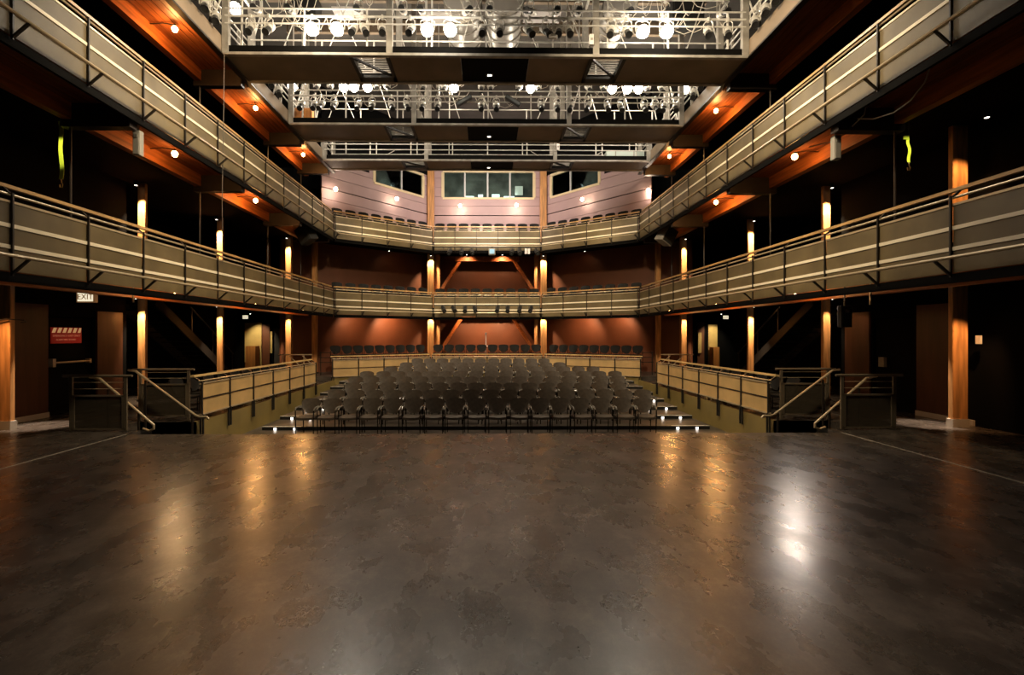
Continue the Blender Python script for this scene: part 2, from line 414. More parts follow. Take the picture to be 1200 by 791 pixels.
monitor(1.15,25.5,.60,.12,'low bright screen near the right end of the middle window')
t = tag(MB().box(1.50,1.92,26.0,26.02,9.3,9.78).build('notice','paper',loc=(1.7,26,9.3)),'pale square notice hanging inside the right pane of the middle window','notice')

# doors, panels and fittings of the side walls
for s, nm in ((-1,'left'),(1,'right')):
    d = MB().box(min(s*9.66,s*9.72), max(s*9.66,s*9.72), 10.72, 11.90, .01, 2.18).build('door_1' if s<0 else 'door_2','channel_black'); struct(d)
    for lv, z0, z1 in ((1,0.11,2.45),(2,3.05,5.3)):
        if lv == 2: continue
        where = ('stage level','middle balcony')[lv-1]
        o = MB().box(min(s*9.56,s*9.6), max(s*9.56,s*9.6), 9.87, 10.66, z0, z1).build('wall_panel','brown_panel',loc=(s*9.58,10.2,z0))
        tag(o, 'dark red-brown wall panel beside the nearest %s timber post, %s'%(nm,where), 'panel', 'brown wall panels')
        o = MB().box(min(s*9.55,s*9.6), max(s*9.55,s*9.6), 11.98, 12.80, z0, z1-.08).build('wall_panel','brown_panel',loc=(s*9.58,12.4,z0))
        tag(o, 'dark red-brown wall panel beyond the %s side door, %s'%(nm,where), 'panel', 'brown wall panels')
# panic bar and sign on the left door
t = thing('panic_bar','brass-lit metal panic bar across the black left side door','door bar',(-9.66,11,1.15))
MB().tube([(-9.58,10.80,1.17),(-9.58,11.80,1.17)],.022,8).build('push_bar','rail_steel',t,True)
MB().box(-9.66,-9.55,10.76,10.84,1.08,1.26).build('latch_case','pale_steel',t)
MB().box(-9.66,-9.56,11.76,11.82,1.12,1.22).build('hinge_case','rail_steel',t)
t = thing('warning_sign','red emergency exit sign with cream diagonal stripes on the left side door','sign',(-9.65,11,1.7))
MB().box(-9.66,-9.64,10.82,11.62,1.60,1.96).build('sign_board','sign_red',t)
m = MB()
for k in range(6):
    y = 10.83+.135*k
    m.add([(-9.638,y,1.84),(-9.638,min(y+.08,11.61),1.84),(-9.638,min(y+.13,11.61),1.95),(-9.638,y+.05,1.95),
           (-9.634,y,1.84),(-9.634,min(y+.08,11.61),1.84),(-9.634,min(y+.13,11.61),1.95),(-9.634,y+.05,1.95)],
          [(0,1,2,3),(7,6,5,4),(0,4,5,1),(1,5,6,2),(2,6,7,3),(3,7,4,0)])
m.build('stripes','sign_cream',t)
RL = Matrix(((0,0,1,0),(1,0,0,0),(0,1,0,0),(0,0,0,1)))      # text facing +X, reading along +Y
text('EMERGENCY EXIT ONLY',.066,(-9.637,11.22,1.77),RL,'sign_text','lettering',t)
text('ALARM WILL SOUND',.055,(-9.637,11.20,1.68),RL,'sign_text','small_lettering',t)
o = tag(MB().box(9.40,9.45,9.12,9.20,1.62,1.78).build('light_switch','switch',loc=(9.42,9.15,1.6)),'small pale switch plate beside the nearest right timber post','switch')
o = tag(MB().box(9.52,9.6,11.5,11.66,1.02,1.25).build('wall_box','speaker_grey',loc=(9.56,11.5,1.0)),'small grey box on the dark wall between the right brown panels','box')
# far corners of the side corridors
def flat(px0, px1, D, z0, z1, name, m, label, cat, t=.06):
    x0, x1 = PX(px0,D), PX(px1,D)
    return tag(MB().box(x0,x1,D-t,D,z0,z1).build(name,m,loc=((x0+x1)/2,D,z0)),label,cat)
flat(287.5,307,23.45,.12,2.36,'lobby_board','yellow_wall','pale yellow lobby wall panel at the far end of the left aisle','panel')
flat(308,316.5,23.45,.12,2.3,'lobby_board','red_wall','narrow red panel right of the yellow one in the far left lobby','panel')
flat(317.3,319.6,23.40,.9,1.95,'lobby_strip','yellow_wall','thin pale upright strip in the far left lobby','strip')
flat(322,332,23.45,.12,2.1,'lobby_door_leaf','ceiling_grey','dull grey door leaf beside the far left timber posts','door leaf')
flat(292.5,304,23.3,.12,1.25,'lobby_cabinet','orange_wood','small orange wooden cabinet before the far left yellow panel','cabinet',.4)
flat(829.5,840,23.45,.12,2.30,'lobby_board','yellow_wall','pale yellow lobby wall panel at the far end of the right aisle','panel')
flat(817.5,821.5,23.40,.9,1.9,'lobby_strip','yellow_wall','thin pale upright strip in the far right lobby','strip')
flat(817,825,23.46,.12,2.4,'lobby_board','red_wall','narrow red panel behind the pale strip in the far right lobby','panel',.03)
flat(831.5,838.5,23.3,.12,1.2,'lobby_cabinet','orange_wood','small orange wooden cabinet before the far right yellow panel','cabinet',.4)

# stair flights in the side corridors
for s, nm in ((-1,'left'),(1,'right')):
    t = thing('staircase','dark staircase rising behind the %s timber posts to the middle balcony'%nm,'stairs',(s*10.4,16.6,0))
    A = Vector((0,18.9,.1)); B = Vector((0,14.5,2.8))
    for x in (9.85,11.0): MB().bar((s*x,A.y,A.z),(s*x,B.y,B.z),.06,.28).build('stringer','stair_dark',t)
    for k in range(16):
        f = (k+.5)/16; p = A+(B-A)*f
        MB().box(min(s*9.88,s*10.97),max(s*9.88,s*10.97),p.y-.14,p.y+.14,p.z-.02,p.z+.02).build('tread','black_paint',t)
    for x in (9.85,):
        MB().tube([(s*x,A.y,A.z+.95),(s*x,B.y,B.z+.0)] if False else [(s*x,A.y,A.z+.95),(s*x,A.y+(B.y-A.y)*.62,A.z+(B.z-A.z)*.62+.95)],.022,8).build('handrail','dark_steel',t,True)
        for f in (.02,.32,.6):
            p = A+(B-A)*f; MB().bar((s*x,p.y,p.z),(s*x,p.y,p.z+.95),.03,.03).build('baluster','dark_steel',t)

# ------------------------------------------------------------------ timber posts, braces
POSTS = []
def post(x, y, z0, z1, w, label, plinth=False, depth=None):
    yb = y-w/2+(depth or w)
    t = thing('timber_post', label, 'post', (x,y,z0), 'timber posts')
    MB().box(x-w/2,x+w/2,y-w/2,yb,z0,z1).build('shaft','timber',t,bevel=.012)
    if plinth: MB().box(x-w/2-.02,x+w/2+.02,y-w/2-.02,yb+.02,z0,z0+.16).build('plinth','plinth',t)
    else: MB().box(x-w/2-.015,x+w/2+.015,y-w/2-.015,yb+.015,z0,z0+.06).build('base_plate','dark_steel',t)
    return t
NEAR = ['nearest','second','third','fourth']
for s, nm in ((-1,'left'),(1,'right')):
    for k, y in enumerate((9.42,13.2,17.0)):
        x = s*(9.18 if k==0 else 9.28)
        w = .30 if k==0 else .20
        post(x,y,0,2.88,w,'orange timber post at stage level, %s of the %s side row'%(NEAR[k],nm),k==0,.10); POSTS.append((x,y,1,k,s))
        if s < 0 and k == 0: continue
        post(x,y,3.02,5.86,w,'orange timber post on the middle balcony, %s of the %s side row'%(NEAR[k],nm),False,.10); POSTS.append((x,y,2,k,s))
    post(s*8.22,20.2,0,2.88,.22,'lit timber post at the far end of the %s side, stage level'%nm); POSTS.append((s*8.22,20.2,1,3,s))
    post(s*8.22,20.2,3.02,5.86,.22,'lit timber post at the far end of the %s side, middle balcony'%nm); POSTS.append((s*8.22,20.2,2,3,s))
    post(s*7.42,20.93,.12,2.88,.20,'reddish corner post of the rear %s wall, lower tier'%nm)
    post(s*7.42,20.93,3.02,5.86,.20,'reddish corner post of the rear %s wall, middle balcony'%nm)
    for lv, z0, z1, where in ((1,.12,2.88,'lower tier'),(2,3.02,5.86,'middle balcony'),(3,6.02,10.3,'pink upper wall')):
        x = s*2.84; y = 24.5
        t = post(x,y,z0,z1,.32,'square timber post on the %s of the central rear bay, %s'%(nm,where))
        if lv < 3:
            POSTS.append((x,y,lv,4,s))
            MB().box(min(s*2.66,s*2.40),max(s*2.66,s*2.40),24.56,24.68,z0,z1).build('side_plank','timber',t)
            za, zb = ((.75,2.62) if lv==1 else (3.75,5.6))
            b = tag(MB().bar((s*2.5,24.42,za),(s*1.30,24.42,zb),.16,.22,(0,1,0)).build('timber_brace','timber_long',loc=(s*1.9,24.42,za)),
                    'sloping timber brace on the %s of the central rear bay, %s'%(nm,where),'brace','timber braces')
for lv, z in ((1,2.70),(2,5.58)):
    tag(MB().box(-1.6,1.6,24.25,24.5,z-.11,z+.13).build('timber_beam','timber_long',loc=(0,24.4,z)),
        'short timber beam joining the two braces, %s'%('lower tier' if lv==1 else 'middle balcony'),'beam')
x = -9.4
post(x,20.9,3.02,5.86,.14,'thin timber post behind the far left hanger rod, middle balcony')

# ------------------------------------------------------------------ soffits, long beams, cross beams, hanger rods
LVN = {2:'middle balcony',3:'upper balcony',4:'catwalk gallery'}
SOFF = {2:2.88,3:5.86,4:8.52}
BAYS = (8.55,12.35,16.15,19.0)
for s, nm in ((-1,'left'),(1,'right')):
    for lv in (2,3,4):
        zs = SOFF[lv]; zbm = zs-.33
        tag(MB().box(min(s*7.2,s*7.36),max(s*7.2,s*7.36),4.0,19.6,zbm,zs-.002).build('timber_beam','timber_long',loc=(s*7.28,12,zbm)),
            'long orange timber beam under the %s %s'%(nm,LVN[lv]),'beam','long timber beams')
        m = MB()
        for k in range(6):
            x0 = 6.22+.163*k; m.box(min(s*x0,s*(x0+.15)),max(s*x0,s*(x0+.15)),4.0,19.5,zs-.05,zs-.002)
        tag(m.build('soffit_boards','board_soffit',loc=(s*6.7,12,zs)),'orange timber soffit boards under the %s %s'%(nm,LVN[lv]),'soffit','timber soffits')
        if lv == 2: continue
        for k, y in enumerate(BAYS):
            t = thing('cross_beam','short cross beam under the %s %s, %s from the stage'%(nm,LVN[lv],ORD[k]),'beam',(s*6.7,y,zbm),'cross beams')
            MB().box(min(s*6.2,s*7.2),max(s*6.2,s*7.2),y+.12,y+.30,zbm+.02,zs-.052).build('timber_block','timber_long',t)
            MB().box(min(s*6.2,s*7.4),max(s*6.2,s*7.4),y-.08,y+.10,zbm-.12,zs-.052).build('steel_joist','dark_steel',t)
            z0, z1 = {3:(3.0,zbm-.10),4:(6.0,zbm-.10)}[lv]
            if k in (0,1,2,3) and not (k == 0 and lv == 4):
                tag(MB().tube([(s*7.28,y,z0),(s*7.28,y,z1)],.018,6).build('hanger_rod','dark_steel',None,True,(s*7.28,y,z0)),
                    'thin steel hanger rod below the %s %s, %s from the stage'%(nm,LVN[lv],ORD[k]),'rod','hanger rods')

# ------------------------------------------------------------------ balcony railings
def railing(name, label, p0, p1, zb, inward, pitch, fence=False):
    p0 = Vector((*p0,0)); p1 = Vector((*p1,0)); d = p1-p0; L = d.length; d /= L; n = Vector((*inward,0)).normalized()
    N = max(1, round(L/pitch)); mid = (p0+p1)/2
    t = thing(name, label, 'railing', (mid.x,mid.y,zb), 'balcony railings')
    P = lambda u, off, z: p0 + d*u + n*off + Vector((0,0,zb+z))
    if not fence:
        MB().bar(P(0,-.09,1.10),P(L,-.09,1.10),.06,.045).build('timber_cap','cap_wood',t)
        MB().tube([P(0,-.02,.985),P(L,-.02,.985)],.017,8).build('steel_rail','rail_steel',t,True)
        MB().bar(P(0,0,.885),P(L,0,.885),.035,.03).build('panel_top_edge','rail_steel',t)
        MB().bar(P(0,-.03,-.075),P(L,-.03,-.06),.05,.12).build('edge_channel','channel_black',t)
        for z in (.58,.31): MB().bar(P(0,.014,z),P(L,.014,z),.016,.05).build('slat','cream_slat',t)
        for k in range(N):
            a = L*k/N; b = L*(k+1)/N
            MB().bar(P(a+.012,0,.435),P(b-.012,0,.435),.014,.87).build('mesh_panel','mesh_panel',t)
        MB().tube([P(.05,.24,.165),P(L-.05,.24,.165)],.023,8).build('foot_pipe','rail_steel',t,True)
        for k in range(N+1):
            u = min(max(L*k/N,.03),L-.03)
            m = MB().bar(P(u,.032,-.06),P(u,.032,1.0),.026,.022,d).bar(P(u,.0,.99),P(u,-.09,1.075),.026,.026)
            m.build('stanchion','dark_steel',t)
            MB().bar(P(u,.035,-.03),P(u,.245,.15),.03,.03).build('pipe_bracket','dark_steel',t)
    else:
        MB().bar(P(0,-.16,.80),P(L,-.16,.80),.075,.04).build('timber_cap','fence_cap',t)
        MB().tube([P(0,-.02,.70),P(L,-.02,.70)],.015,8).build('steel_rail','rail_steel',t,True)
        MB().bar(P(0,.0,.005),P(L,.0,.005),.06,.03).build('bottom_rail','rail_steel',t)
        MB().bar(P(0,.0,.645),P(L,.0,.645),.045,.025).build('top_rail','rail_steel',t)
        for k in range(N):
            a = L*k/N; b = L*(k+1)/N
            for z0, z1 in ((.02,.315),(.345,.63)):
                MB().bar(P(a+.02,0,(z0+z1)/2),P(b-.02,0,(z0+z1)/2),.016,z1-z0).build('tan_panel','fence_panel',t)
        MB().bar(P(0,.012,.33),P(L,.012,.33),.02,.02).build('groove_bar','dark_steel',t)
        for k in range(N+1):
            u = min(max(L*k/N,.03),L-.03)
            m = MB().bar(P(u,.02,-.02),P(u,.02,.70),.03,.045,d).bar(P(u,.0,.68),P(u,-.16,.785),.035,.03)
            m.build('stanchion','dark_steel',t)
            m = MB().bar(P(u-.045,.02,-.42),P(u-.045,.02,-.0),.03,.028,d).bar(P(u+.045,.02,-.42),P(u+.045,.02,-.0),.03,.028,d)
            m.build('leg_plates','black_paint',t)
    return t
fn = (2.8,-3.65)      # inward normal of the left rear facet
for lv, nmz in ((2,'middle'),(3,'upper')):
    zb = ZB[lv]
    railing('balcony_railing','tan mesh railing along the left side of the %s balcony'%nmz,(-XF,3.9),(-XF,19.25),zb,(1,0),1.18)
    railing('balcony_railing','tan mesh railing along the right side of the %s balcony'%nmz,(XF,3.9),(XF,19.25),zb,(-1,0),1.18)
    railing('balcony_railing','slanted tan mesh railing on the rear left of the %s balcony'%nmz,(-XF+.03,19.32),(-2.48,22.07),zb,fn,1.12)
    railing('balcony_railing','slanted tan mesh railing on the rear right of the %s balcony'%nmz,(XF-.03,19.32),(2.48,22.07),zb,(-fn[0],fn[1]),1.12)
    railing('balcony_railing','straight tan mesh railing at the centre rear of the %s balcony'%nmz,(-2.45,22.1),(2.45,22.1),zb,(0,-1),1.0)
railing('pit_fence','tan panelled fence along the left side of the seating pit',(-5.96,10.12),(-5.96,16.9),.13,(1,0),1.13,True)
railing('pit_fence','tan panelled fence along the right side of the seating pit',(5.96,10.12),(5.96,16.9),.13,(-1,0),1.13,True)
fb = (2.15,-3.65)
railing('pit_fence','slanted tan fence behind the seats, rear left',(-6.1,19.06),(-2.47,21.2),.13,fb,1.1,True)
railing('pit_fence','slanted tan fence behind the seats, rear right',(6.1,19.06),(2.47,21.2),.13,(-fb[0],fb[1]),1.1,True)
railing('pit_fence','straight tan fence behind the last row, rear centre',(-2.44,21.22),(2.44,21.22),.13,(0,-1),1.1,True)

# ------------------------------------------------------------------ guards and handrails at the pit stairs
def guard(s, nm, y, xa, xb, ztop, za, zb, label):
    """xa outer, xb inner (absolute x)"""
    t = thing('guard_rail', label, 'railing', (s*(xa+xb)/2,y,0), 'stair guard rails')
    MB().tube([(s*(xa+.16),y,ztop),(s*(xb-.12),y,ztop)],.024,8).build('top_rail','guard_steel',t,True)
    for x in (xa,xb):
        MB().bar((s*x,y,0),(s*x,y,ztop-.02),.055,.03,(0,1,0)).build('guard_post','guard_steel',t)
        MB().cbox((s*x,y,.006),(.14,.12,.012)).build('foot_plate','dark_steel',t)
    m = MB()
    for z in (za,zb): m.bar((s*xa,y,z),(s*xb,y,z),.03,.03)
    for x in (xa-.05,xb+.05): m.bar((s*x,y,za),(s*x,y,zb),.03,.03,(0,1,0))
    m.build('panel_frame','guard_steel',t)
    MB().bar((s*(xa-.06),y,(za+zb)/2),(s*(xb+.06),y,(za+zb)/2),.008,zb-za-.03).build('mesh_infill','infill',t)
    for z in (zb+.13,zb+.25): MB().tube([(s*xa,y,z),(s*xb,y,z)],.006,6).build('wire','rail_steel',t,True)
for s, nm in ((-1,'left'),(1,'right')):
    guard(s,nm,9.08,7.72,6.72,1.03,.04,.66,'low dark guard rail at the %s corner of the stage'%nm)
    guard(s,nm,10.16,7.22,6.22,1.07,.11,.76,'dark guard rail behind the pit stairs, %s side'%nm)
    MB_ = MB().tube([(s*7.5,9.22,1.0),(s*7.3,9.22,.96),(s*6.38,9.22,.16),(s*6.30,9.22,.09),(s*6.30,9.22,.02),(s*6.38,9.22,-.02),(s*6.5,9.22,0.02)],.024,8)
    t = thing('handrail','nearer sloping steel handrail of the %s pit stairs'%nm,'handrail',(s*6.9,9.22,0),'stair handrails')
    MB_.build('rail','rail_steel',t,True); MB().bar((s*7.15,9.22,0),(s*7.15,9.22,.82),.03,.03).build('support','dark_steel',t)
    MB().bar((s*6.58,9.22,-.45),(s*6.58,9.22,.32),.03,.03).build('support','dark_steel',t)
    t = thing('handrail','farther sloping steel handrail of the %s pit stairs'%nm,'handrail',(s*6.6,10.0,0),'stair handrails')
    MB().tube([(s*7.35,10.0,1.07),(s*7.2,10.0,1.05),(s*5.98,10.0,.14),(s*5.9,10.0,.11),(s*5.75,10.0,.11),(s*5.71,10.0,.06)],.024,8).build('rail','rail_steel',t,True)
    MB().bar((s*6.05,10.0,-.64),(s*6.05,10.0,.16),.03,.03).build('support','dark_steel',t)
    MB().bar((s*7.0,10.0,-.12),(s*7.0,10.0,.86),.03,.03).build('support','dark_steel',t)
    # small guard by the aisle exit further back
    t = thing('aisle_guard','thin steel guard beside the %s exit aisle past the pit fence'%nm,'railing',(s*7.1,18.3,0),'aisle guards')
    MB().tube([(s*7.85,18.3,1.04),(s*6.6,18.3,1.04)],.02,8).build('top_rail','rail_steel',t,True)
    for x in (7.7,6.9): MB().bar((s*x,18.3,0),(s*x,18.3,1.03),.035,.035).build('guard_post','rail_steel',t)
    for x in (7.45,6.95): MB().tube([(s*x,18.28,1.0),(s*(x-.5),18.1,.62)],.016,6).build('sloping_rail','rail_steel',t,True)
    t = thing('gate_rail','small double rail closing the %s rear aisle opening'%nm,'railing',(s*6.45,20.0,.12),'gate rails')
    for z in (1.05,.85,.65): MB().tube([(s*6.2,20.0,z),(s*6.9,20.0,z)],.016,6).build('bar','dark_steel',t,True)
    for x in (6.25,6.85): MB().bar((s*x,20.0,.12),(s*x,20.0,1.1),.03,.03).build('upright','dark_steel',t)

# ------------------------------------------------------------------ seating platforms
ROWD = [11.4+1.03*k for k in range(8)]
ROWZ = [-.55,-.468,-.385,-.30,-.215,-.13,-.045,.045]
for k in range(8):
    y0 = ROWD[k]-.5; y1 = y0+1.03 if k < 7 else 19.0; z = ROWZ[k]; w = 5.52
    t = thing('seating_platform','black edged seating platform under the %s row of chairs'%ORD[k],'platform',(0,y0,z),'seating platforms')
    MB().box(-w,w,y0+.03,y1+.02,-.638,z).build('deck','riser_top',t)
    MB().box(-w,w,y0,y0+.03,z-.085,z+.003).build('nosing','riser_black',t)
    for s in (-1,1): MB().box(min(s*w,s*(w-.95)),max(s*w,s*(w-.95)),y0-.004,y0+.045,z+.003,z+.008).build('white_strip','white_tape',t)
    if 1 <= k <= 4:
        for s, nm in ((-1,'left'),(1,'right')):
            for j, x in enumerate((5.2,4.72)):
                if k == 4 and j == 1: continue
                tt = thing('step_light','small lit step light on the %s end of the %s platform, %s one'%(nm,ORD[k],('outer','inner')[j]),'light',(s*x,y0-.012,z-.14),'step lights')
                zz = max(ROWZ[k-1]+.004, z-.15)
                MB().box(s*x-.03,s*x+.03,y0-.012,y0-.0,zz,zz+.055).build('lens','small_white',tt)
                MB().box(s*x-.04,s*x+.04,y0-.016,y0+.0,zz+.055,zz+.068).build('hood','riser_black',tt)

# ------------------------------------------------------------------ chairs
def chair_parts(t, full=True):
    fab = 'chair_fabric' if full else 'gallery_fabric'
    def back(u, v):
        x = (u-.5)*.45*(1-.32*(1-v)**2.6-.05*v**7); z = .465+.355*v
        edge = abs(2*u-1)**3
        zz = z + .075*edge*(1-v)**2 - .045*edge*v**3
        return (x, .20+.07*v+.05*(1-4*(u-.5)**2)-.05, zz), (2*(u-.5)*.3,-1,.15)
    MB().grid(back,10,8,.035).build('backrest',fab,t,True)
    def seat(u, v):
        x = (u-.5)*.42*(1-.05*(1-v)); y = -.24+.44*v
        e = max(abs(2*u-1),abs(2*v-1))**6
        return (x, y, .435-.02*e-.015*(1-4*(u-.5)**2)), (0,0,1)
    MB().grid(seat,6,6,.05).build('seat',fab,t,True)
    if full:
        for s in (-1,1):
            MB().tube([(s*.205,-.20,.0),(s*.205,-.215,.40),(s*.215,-.20,.62)],.012,6).build('leg','chair_metal',t,True)
            MB().tube([(s*.205,.25,.0),(s*.205,.21,.40),(s*.205,.20,.64)],.012,6).build('leg','chair_metal',t,True)
            MB().tube([(s*.215,.22,.63),(s*.22,.05,.655),(s*.22,-.14,.65),(s*.215,-.22,.60)],[.014,.02,.02,.016],8).build('armrest','arm_plastic',t,True)
    else:
        for s in (-1,1):
            MB().tube([(s*.20,-.2,0),(s*.20,-.2,.41)],.012,5).build('leg','chair_metal',t); MB().tube([(s*.20,.22,0),(s*.20,.2,.6)],.012,5).build('leg','chair_metal',t)
    MB().tube([(-.20,-.20,.402),(.20,-.20,.402),(.20,.2,.402),(-.20,.2,.402),(-.20,-.18,.402)],.011,6).build('seat_frame','chair_metal',t)
ARM = thing('armchair','x','chair')
chair_parts(ARM)
rows_px = [(361.3,755.4,17),(391.8,756,17),(411.4,726,16),(415,726,17),(429,722.7,17),(457,696,15),(475,657,12),(488,638.5,11)]
ROWN = ['front','second','third','fourth','fifth','sixth','seventh','rearmost']
used = False
for k, (a, b, n) in enumerate(rows_px):
    D = ROWD[k]
    for i in range(n):
        px = a+(b-a)*i/(n-1)
        jx = random.uniform(-.015,.015); jr = random.uniform(-.05,.05)
        pos = '%s from the left in the %s row'%(ORD[i],ROWN[k])
        if i == 0: pos = 'at the left end of the %s row'%ROWN[k]
        if i == n-1: pos = 'at the right end of the %s row'%ROWN[k]
        place(ARM, used, (PX(px,D)+jx, D+.0, ROWZ[k]+.003), jr, 'black armchair with rounded back, '+pos, 'chairs in the seating pit'); used = True
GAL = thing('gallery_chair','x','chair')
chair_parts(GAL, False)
used = False
def gallery_row(p0, p1, n, z, rz, where, group):
    global used
    for i in range(n):
        f = i/(n-1)
        place(GAL, used, (p0[0]+(p1[0]-p0[0])*f, p0[1]+(p1[1]-p0[1])*f, z), rz, 'dark gallery chair, %s from the left, %s'%(ORD[i],where), group); used = True
fr = math.atan2(-(19.3-22.1), -(-6.1+2.45))
rzl = math.radians(37); rzr = -rzl
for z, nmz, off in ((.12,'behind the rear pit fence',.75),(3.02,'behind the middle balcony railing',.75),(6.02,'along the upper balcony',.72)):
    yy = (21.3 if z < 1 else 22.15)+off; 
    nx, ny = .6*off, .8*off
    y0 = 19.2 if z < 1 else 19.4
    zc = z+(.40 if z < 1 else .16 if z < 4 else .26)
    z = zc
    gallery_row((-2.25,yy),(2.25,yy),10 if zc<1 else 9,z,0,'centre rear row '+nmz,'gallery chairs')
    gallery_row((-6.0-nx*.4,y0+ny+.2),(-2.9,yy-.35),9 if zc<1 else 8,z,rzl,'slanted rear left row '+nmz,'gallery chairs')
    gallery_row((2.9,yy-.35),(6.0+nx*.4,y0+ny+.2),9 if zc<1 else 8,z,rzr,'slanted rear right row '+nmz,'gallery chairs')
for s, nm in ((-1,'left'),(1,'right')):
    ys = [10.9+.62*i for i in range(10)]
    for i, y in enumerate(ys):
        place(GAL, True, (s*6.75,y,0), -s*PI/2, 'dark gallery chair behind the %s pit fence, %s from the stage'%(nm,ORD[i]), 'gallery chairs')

# ------------------------------------------------------------------ catwalks over the hall
ZC = 8.25
CWN = ['nearest','middle','farthest']
CW = [(11.2,12.4),(14.9,16.15),(17.95,18.95)]
for i, (y0, y1) in enumerate(CW):
    t = thing('catwalk','%s steel lighting catwalk spanning the hall'%CWN[i],'catwalk',(0,(y0+y1)/2,ZC),'lighting catwalks')
    xs = [(-6.05,-3.2,'u'),(-3.2,-2.28,'h'),(-2.28,-.62,'u'),(-.62,.98,'b'),(.98,2.4,'u'),(2.4,3.25,'h'),(3.25,6.05,'u')]
    for a, b, k in xs:
        if k == 'h':
            m = MB().box(a,a+.08,y0+.06,y1-.06,ZC-.03,ZC+.1).box(b-.08,b,y0+.06,y1-.06,ZC-.03,ZC+.1).box(a,b,y1-.28,y1-.06,ZC-.03,ZC+.1)
            m.bar((a+.05,y0+.1,ZC),(b-.05,y1-.25,ZC),.05,.05) if a > 0 else m.bar((a+.05,y0+.1,ZC),(b-.05,y1-.25,ZC),.05,.05)
            m.build('hatch_frame','black_paint',t)
            m = MB()
            for q in range(9):
                y = y0+.12+(y1-y0-.42)*q/8; m.box(a+.08,b-.08,y-.006,y+.006,ZC+.06,ZC+.09)
            m.build('hatch_grating','grey_steel',t)
        else:
            MB().box(a+.005,b-.005,y0+.06,y1-.06,ZC,ZC+.05).build('underside_panel','channel_black' if k=='b' else 'underside',t)
    for y in (y0,y1):
        MB().box(-6.05,6.05,y-.02,y+.03,ZC+.01,ZC+.19).build('edge_channel','channel_black',t)
        MB().box(-6.05,6.05,y-.05,y+.05,ZC-.03,ZC+.03).build('flange','grey_steel',t)
        for z in (((8.93,9.10,9.27) if y == y0 else (9.27,)) if i < 2 else ((8.62,8.82) if y == y0 else (8.82,))):
            MB().tube([(-6.0,y-.05,z),(6.0,y-.05,z)],.019 if z!=9.1 else .026,8).build('guard_rail','pale_steel',t,True)
        for x in (-6.0,-2.25,2.52,6.0):
            MB().box(x-.07,x+.07,y-.06,y+.06,ZC,11.99 if i<2 or abs(x)<3 else 9.3).build('column','grey_steel',t)
        nv = 9
        for q in range(nv):
            x = -5.6+11.2*q/(nv-1)+random.uniform(-.15,.15)
            if min(abs(x-c) for c in (-2.25,2.52)) < .25: continue
            zt = 9.3 if (q%3 or i==2) else 11.99
            MB().bar((x,y+.01,ZC+.1),(x,y+.01,zt),.035,.035).build('upright','pale_steel',t)
    if i < 2:
        MB().tube([(-6.0,y1-.45,10.1),(6.0,y1-.45,10.1)],.025,8).build('upper_pipe','pale_steel',t,True)
        for x in (-6.0,-2.25,2.52,6.0): MB().bar((x,y1-.45,10.1),(x,y1,10.1),.05,.05).build('pipe_arm','pale_steel',t)
        for q in range(10):
            x = -5.4+q*1.15; dx = random.choice((-1,1))*random.uniform(.5,.9)
            MB().tube([(x,y1+.02,8.6),(x+dx,y1+.02,10.6)],.014,6).build('brace_rod','pale_steel',t,True)
    else:
        for x, dx in ((-4.6,1.0),(-3.2,.9),(2.6,-.9),(3.6,.9)):
            MB().tube([(x,y1-.1,8.4),(x+dx,y1-.1,8.95)],.014,6).build('brace_rod','pale_steel',t,True)
    if i < 2:
        m = MB()
        for q in range(46):
            x = random.uniform(-5.7,5.5); w_ = random.uniform(.15,.8); z = random.choice((9.1,9.27,10.1)); y = (y0-.03 if z < 10 else y1-.45)
            dz = random.uniform(.1,.38); yy = random.uniform(.02,.2)
            m.tube([(x,y+.02,z+.02),(x+w_*.2,y+yy,z-dz*.7),(x+w_*.5,y+yy,z-dz),(x+w_*.8,y+yy,z-dz*.7),(x+w_,y+.02,z+.02)],.008,5)
        o = m.build('cable_tangle','wire_pale',t); o['kind'] = 'stuff'
    hl = thing('house_light','small white light under the middle of the %s catwalk'%CWN[i],'light',(0.06,(y0+y1)/2+.2,ZC),'house lights')
    MB().cbox((.06,(y0+y1)/2+.2,ZC-.012),(.18,.12,.02)).build('housing','fixture_black',hl)
    MB().cbox((.06,(y0+y1)/2+.2,ZC-.025),(.10,.06,.01)).build('lens','small_white',hl)
for s, nm in ((-1,'left'),(1,'right')):
    t = thing('side_catwalk','steel edge and rails of the catwalk gallery on the %s'%nm,'catwalk',(s*6.1,10,ZC),'side catwalks')
    MB().box(min(s*6.08,s*6.15),max(s*6.08,s*6.15),3.0,19.4,ZC+.02,ZC+.40).build('edge_channel','underside',t)
    MB().box(min(s*6.06,s*6.2),max(s*6.06,s*6.2),3.0,19.4,ZC-.02,ZC+.02).build('flange','dark_steel',t)
    for z in (8.93,9.10,9.27): MB().tube([(s*6.1,3.0,z),(s*6.1,19.4,z)],.02,8).build('guard_rail','pale_steel',t,True)
    for q in range(14):
        y = 3.6+1.2*q; MB().bar((s*6.12,y,ZC),(s*6.12,y,9.3),.06,.06,(0,1,0)).build('upright','grey_steel',t)
    for q in range(6):
        y = 9.2+1.55*q; MB().tube([(s*6.1,y,8.6),(s*6.1,y+.9,10.6)],.02,6).build('brace_rod','pale_steel',t,True)

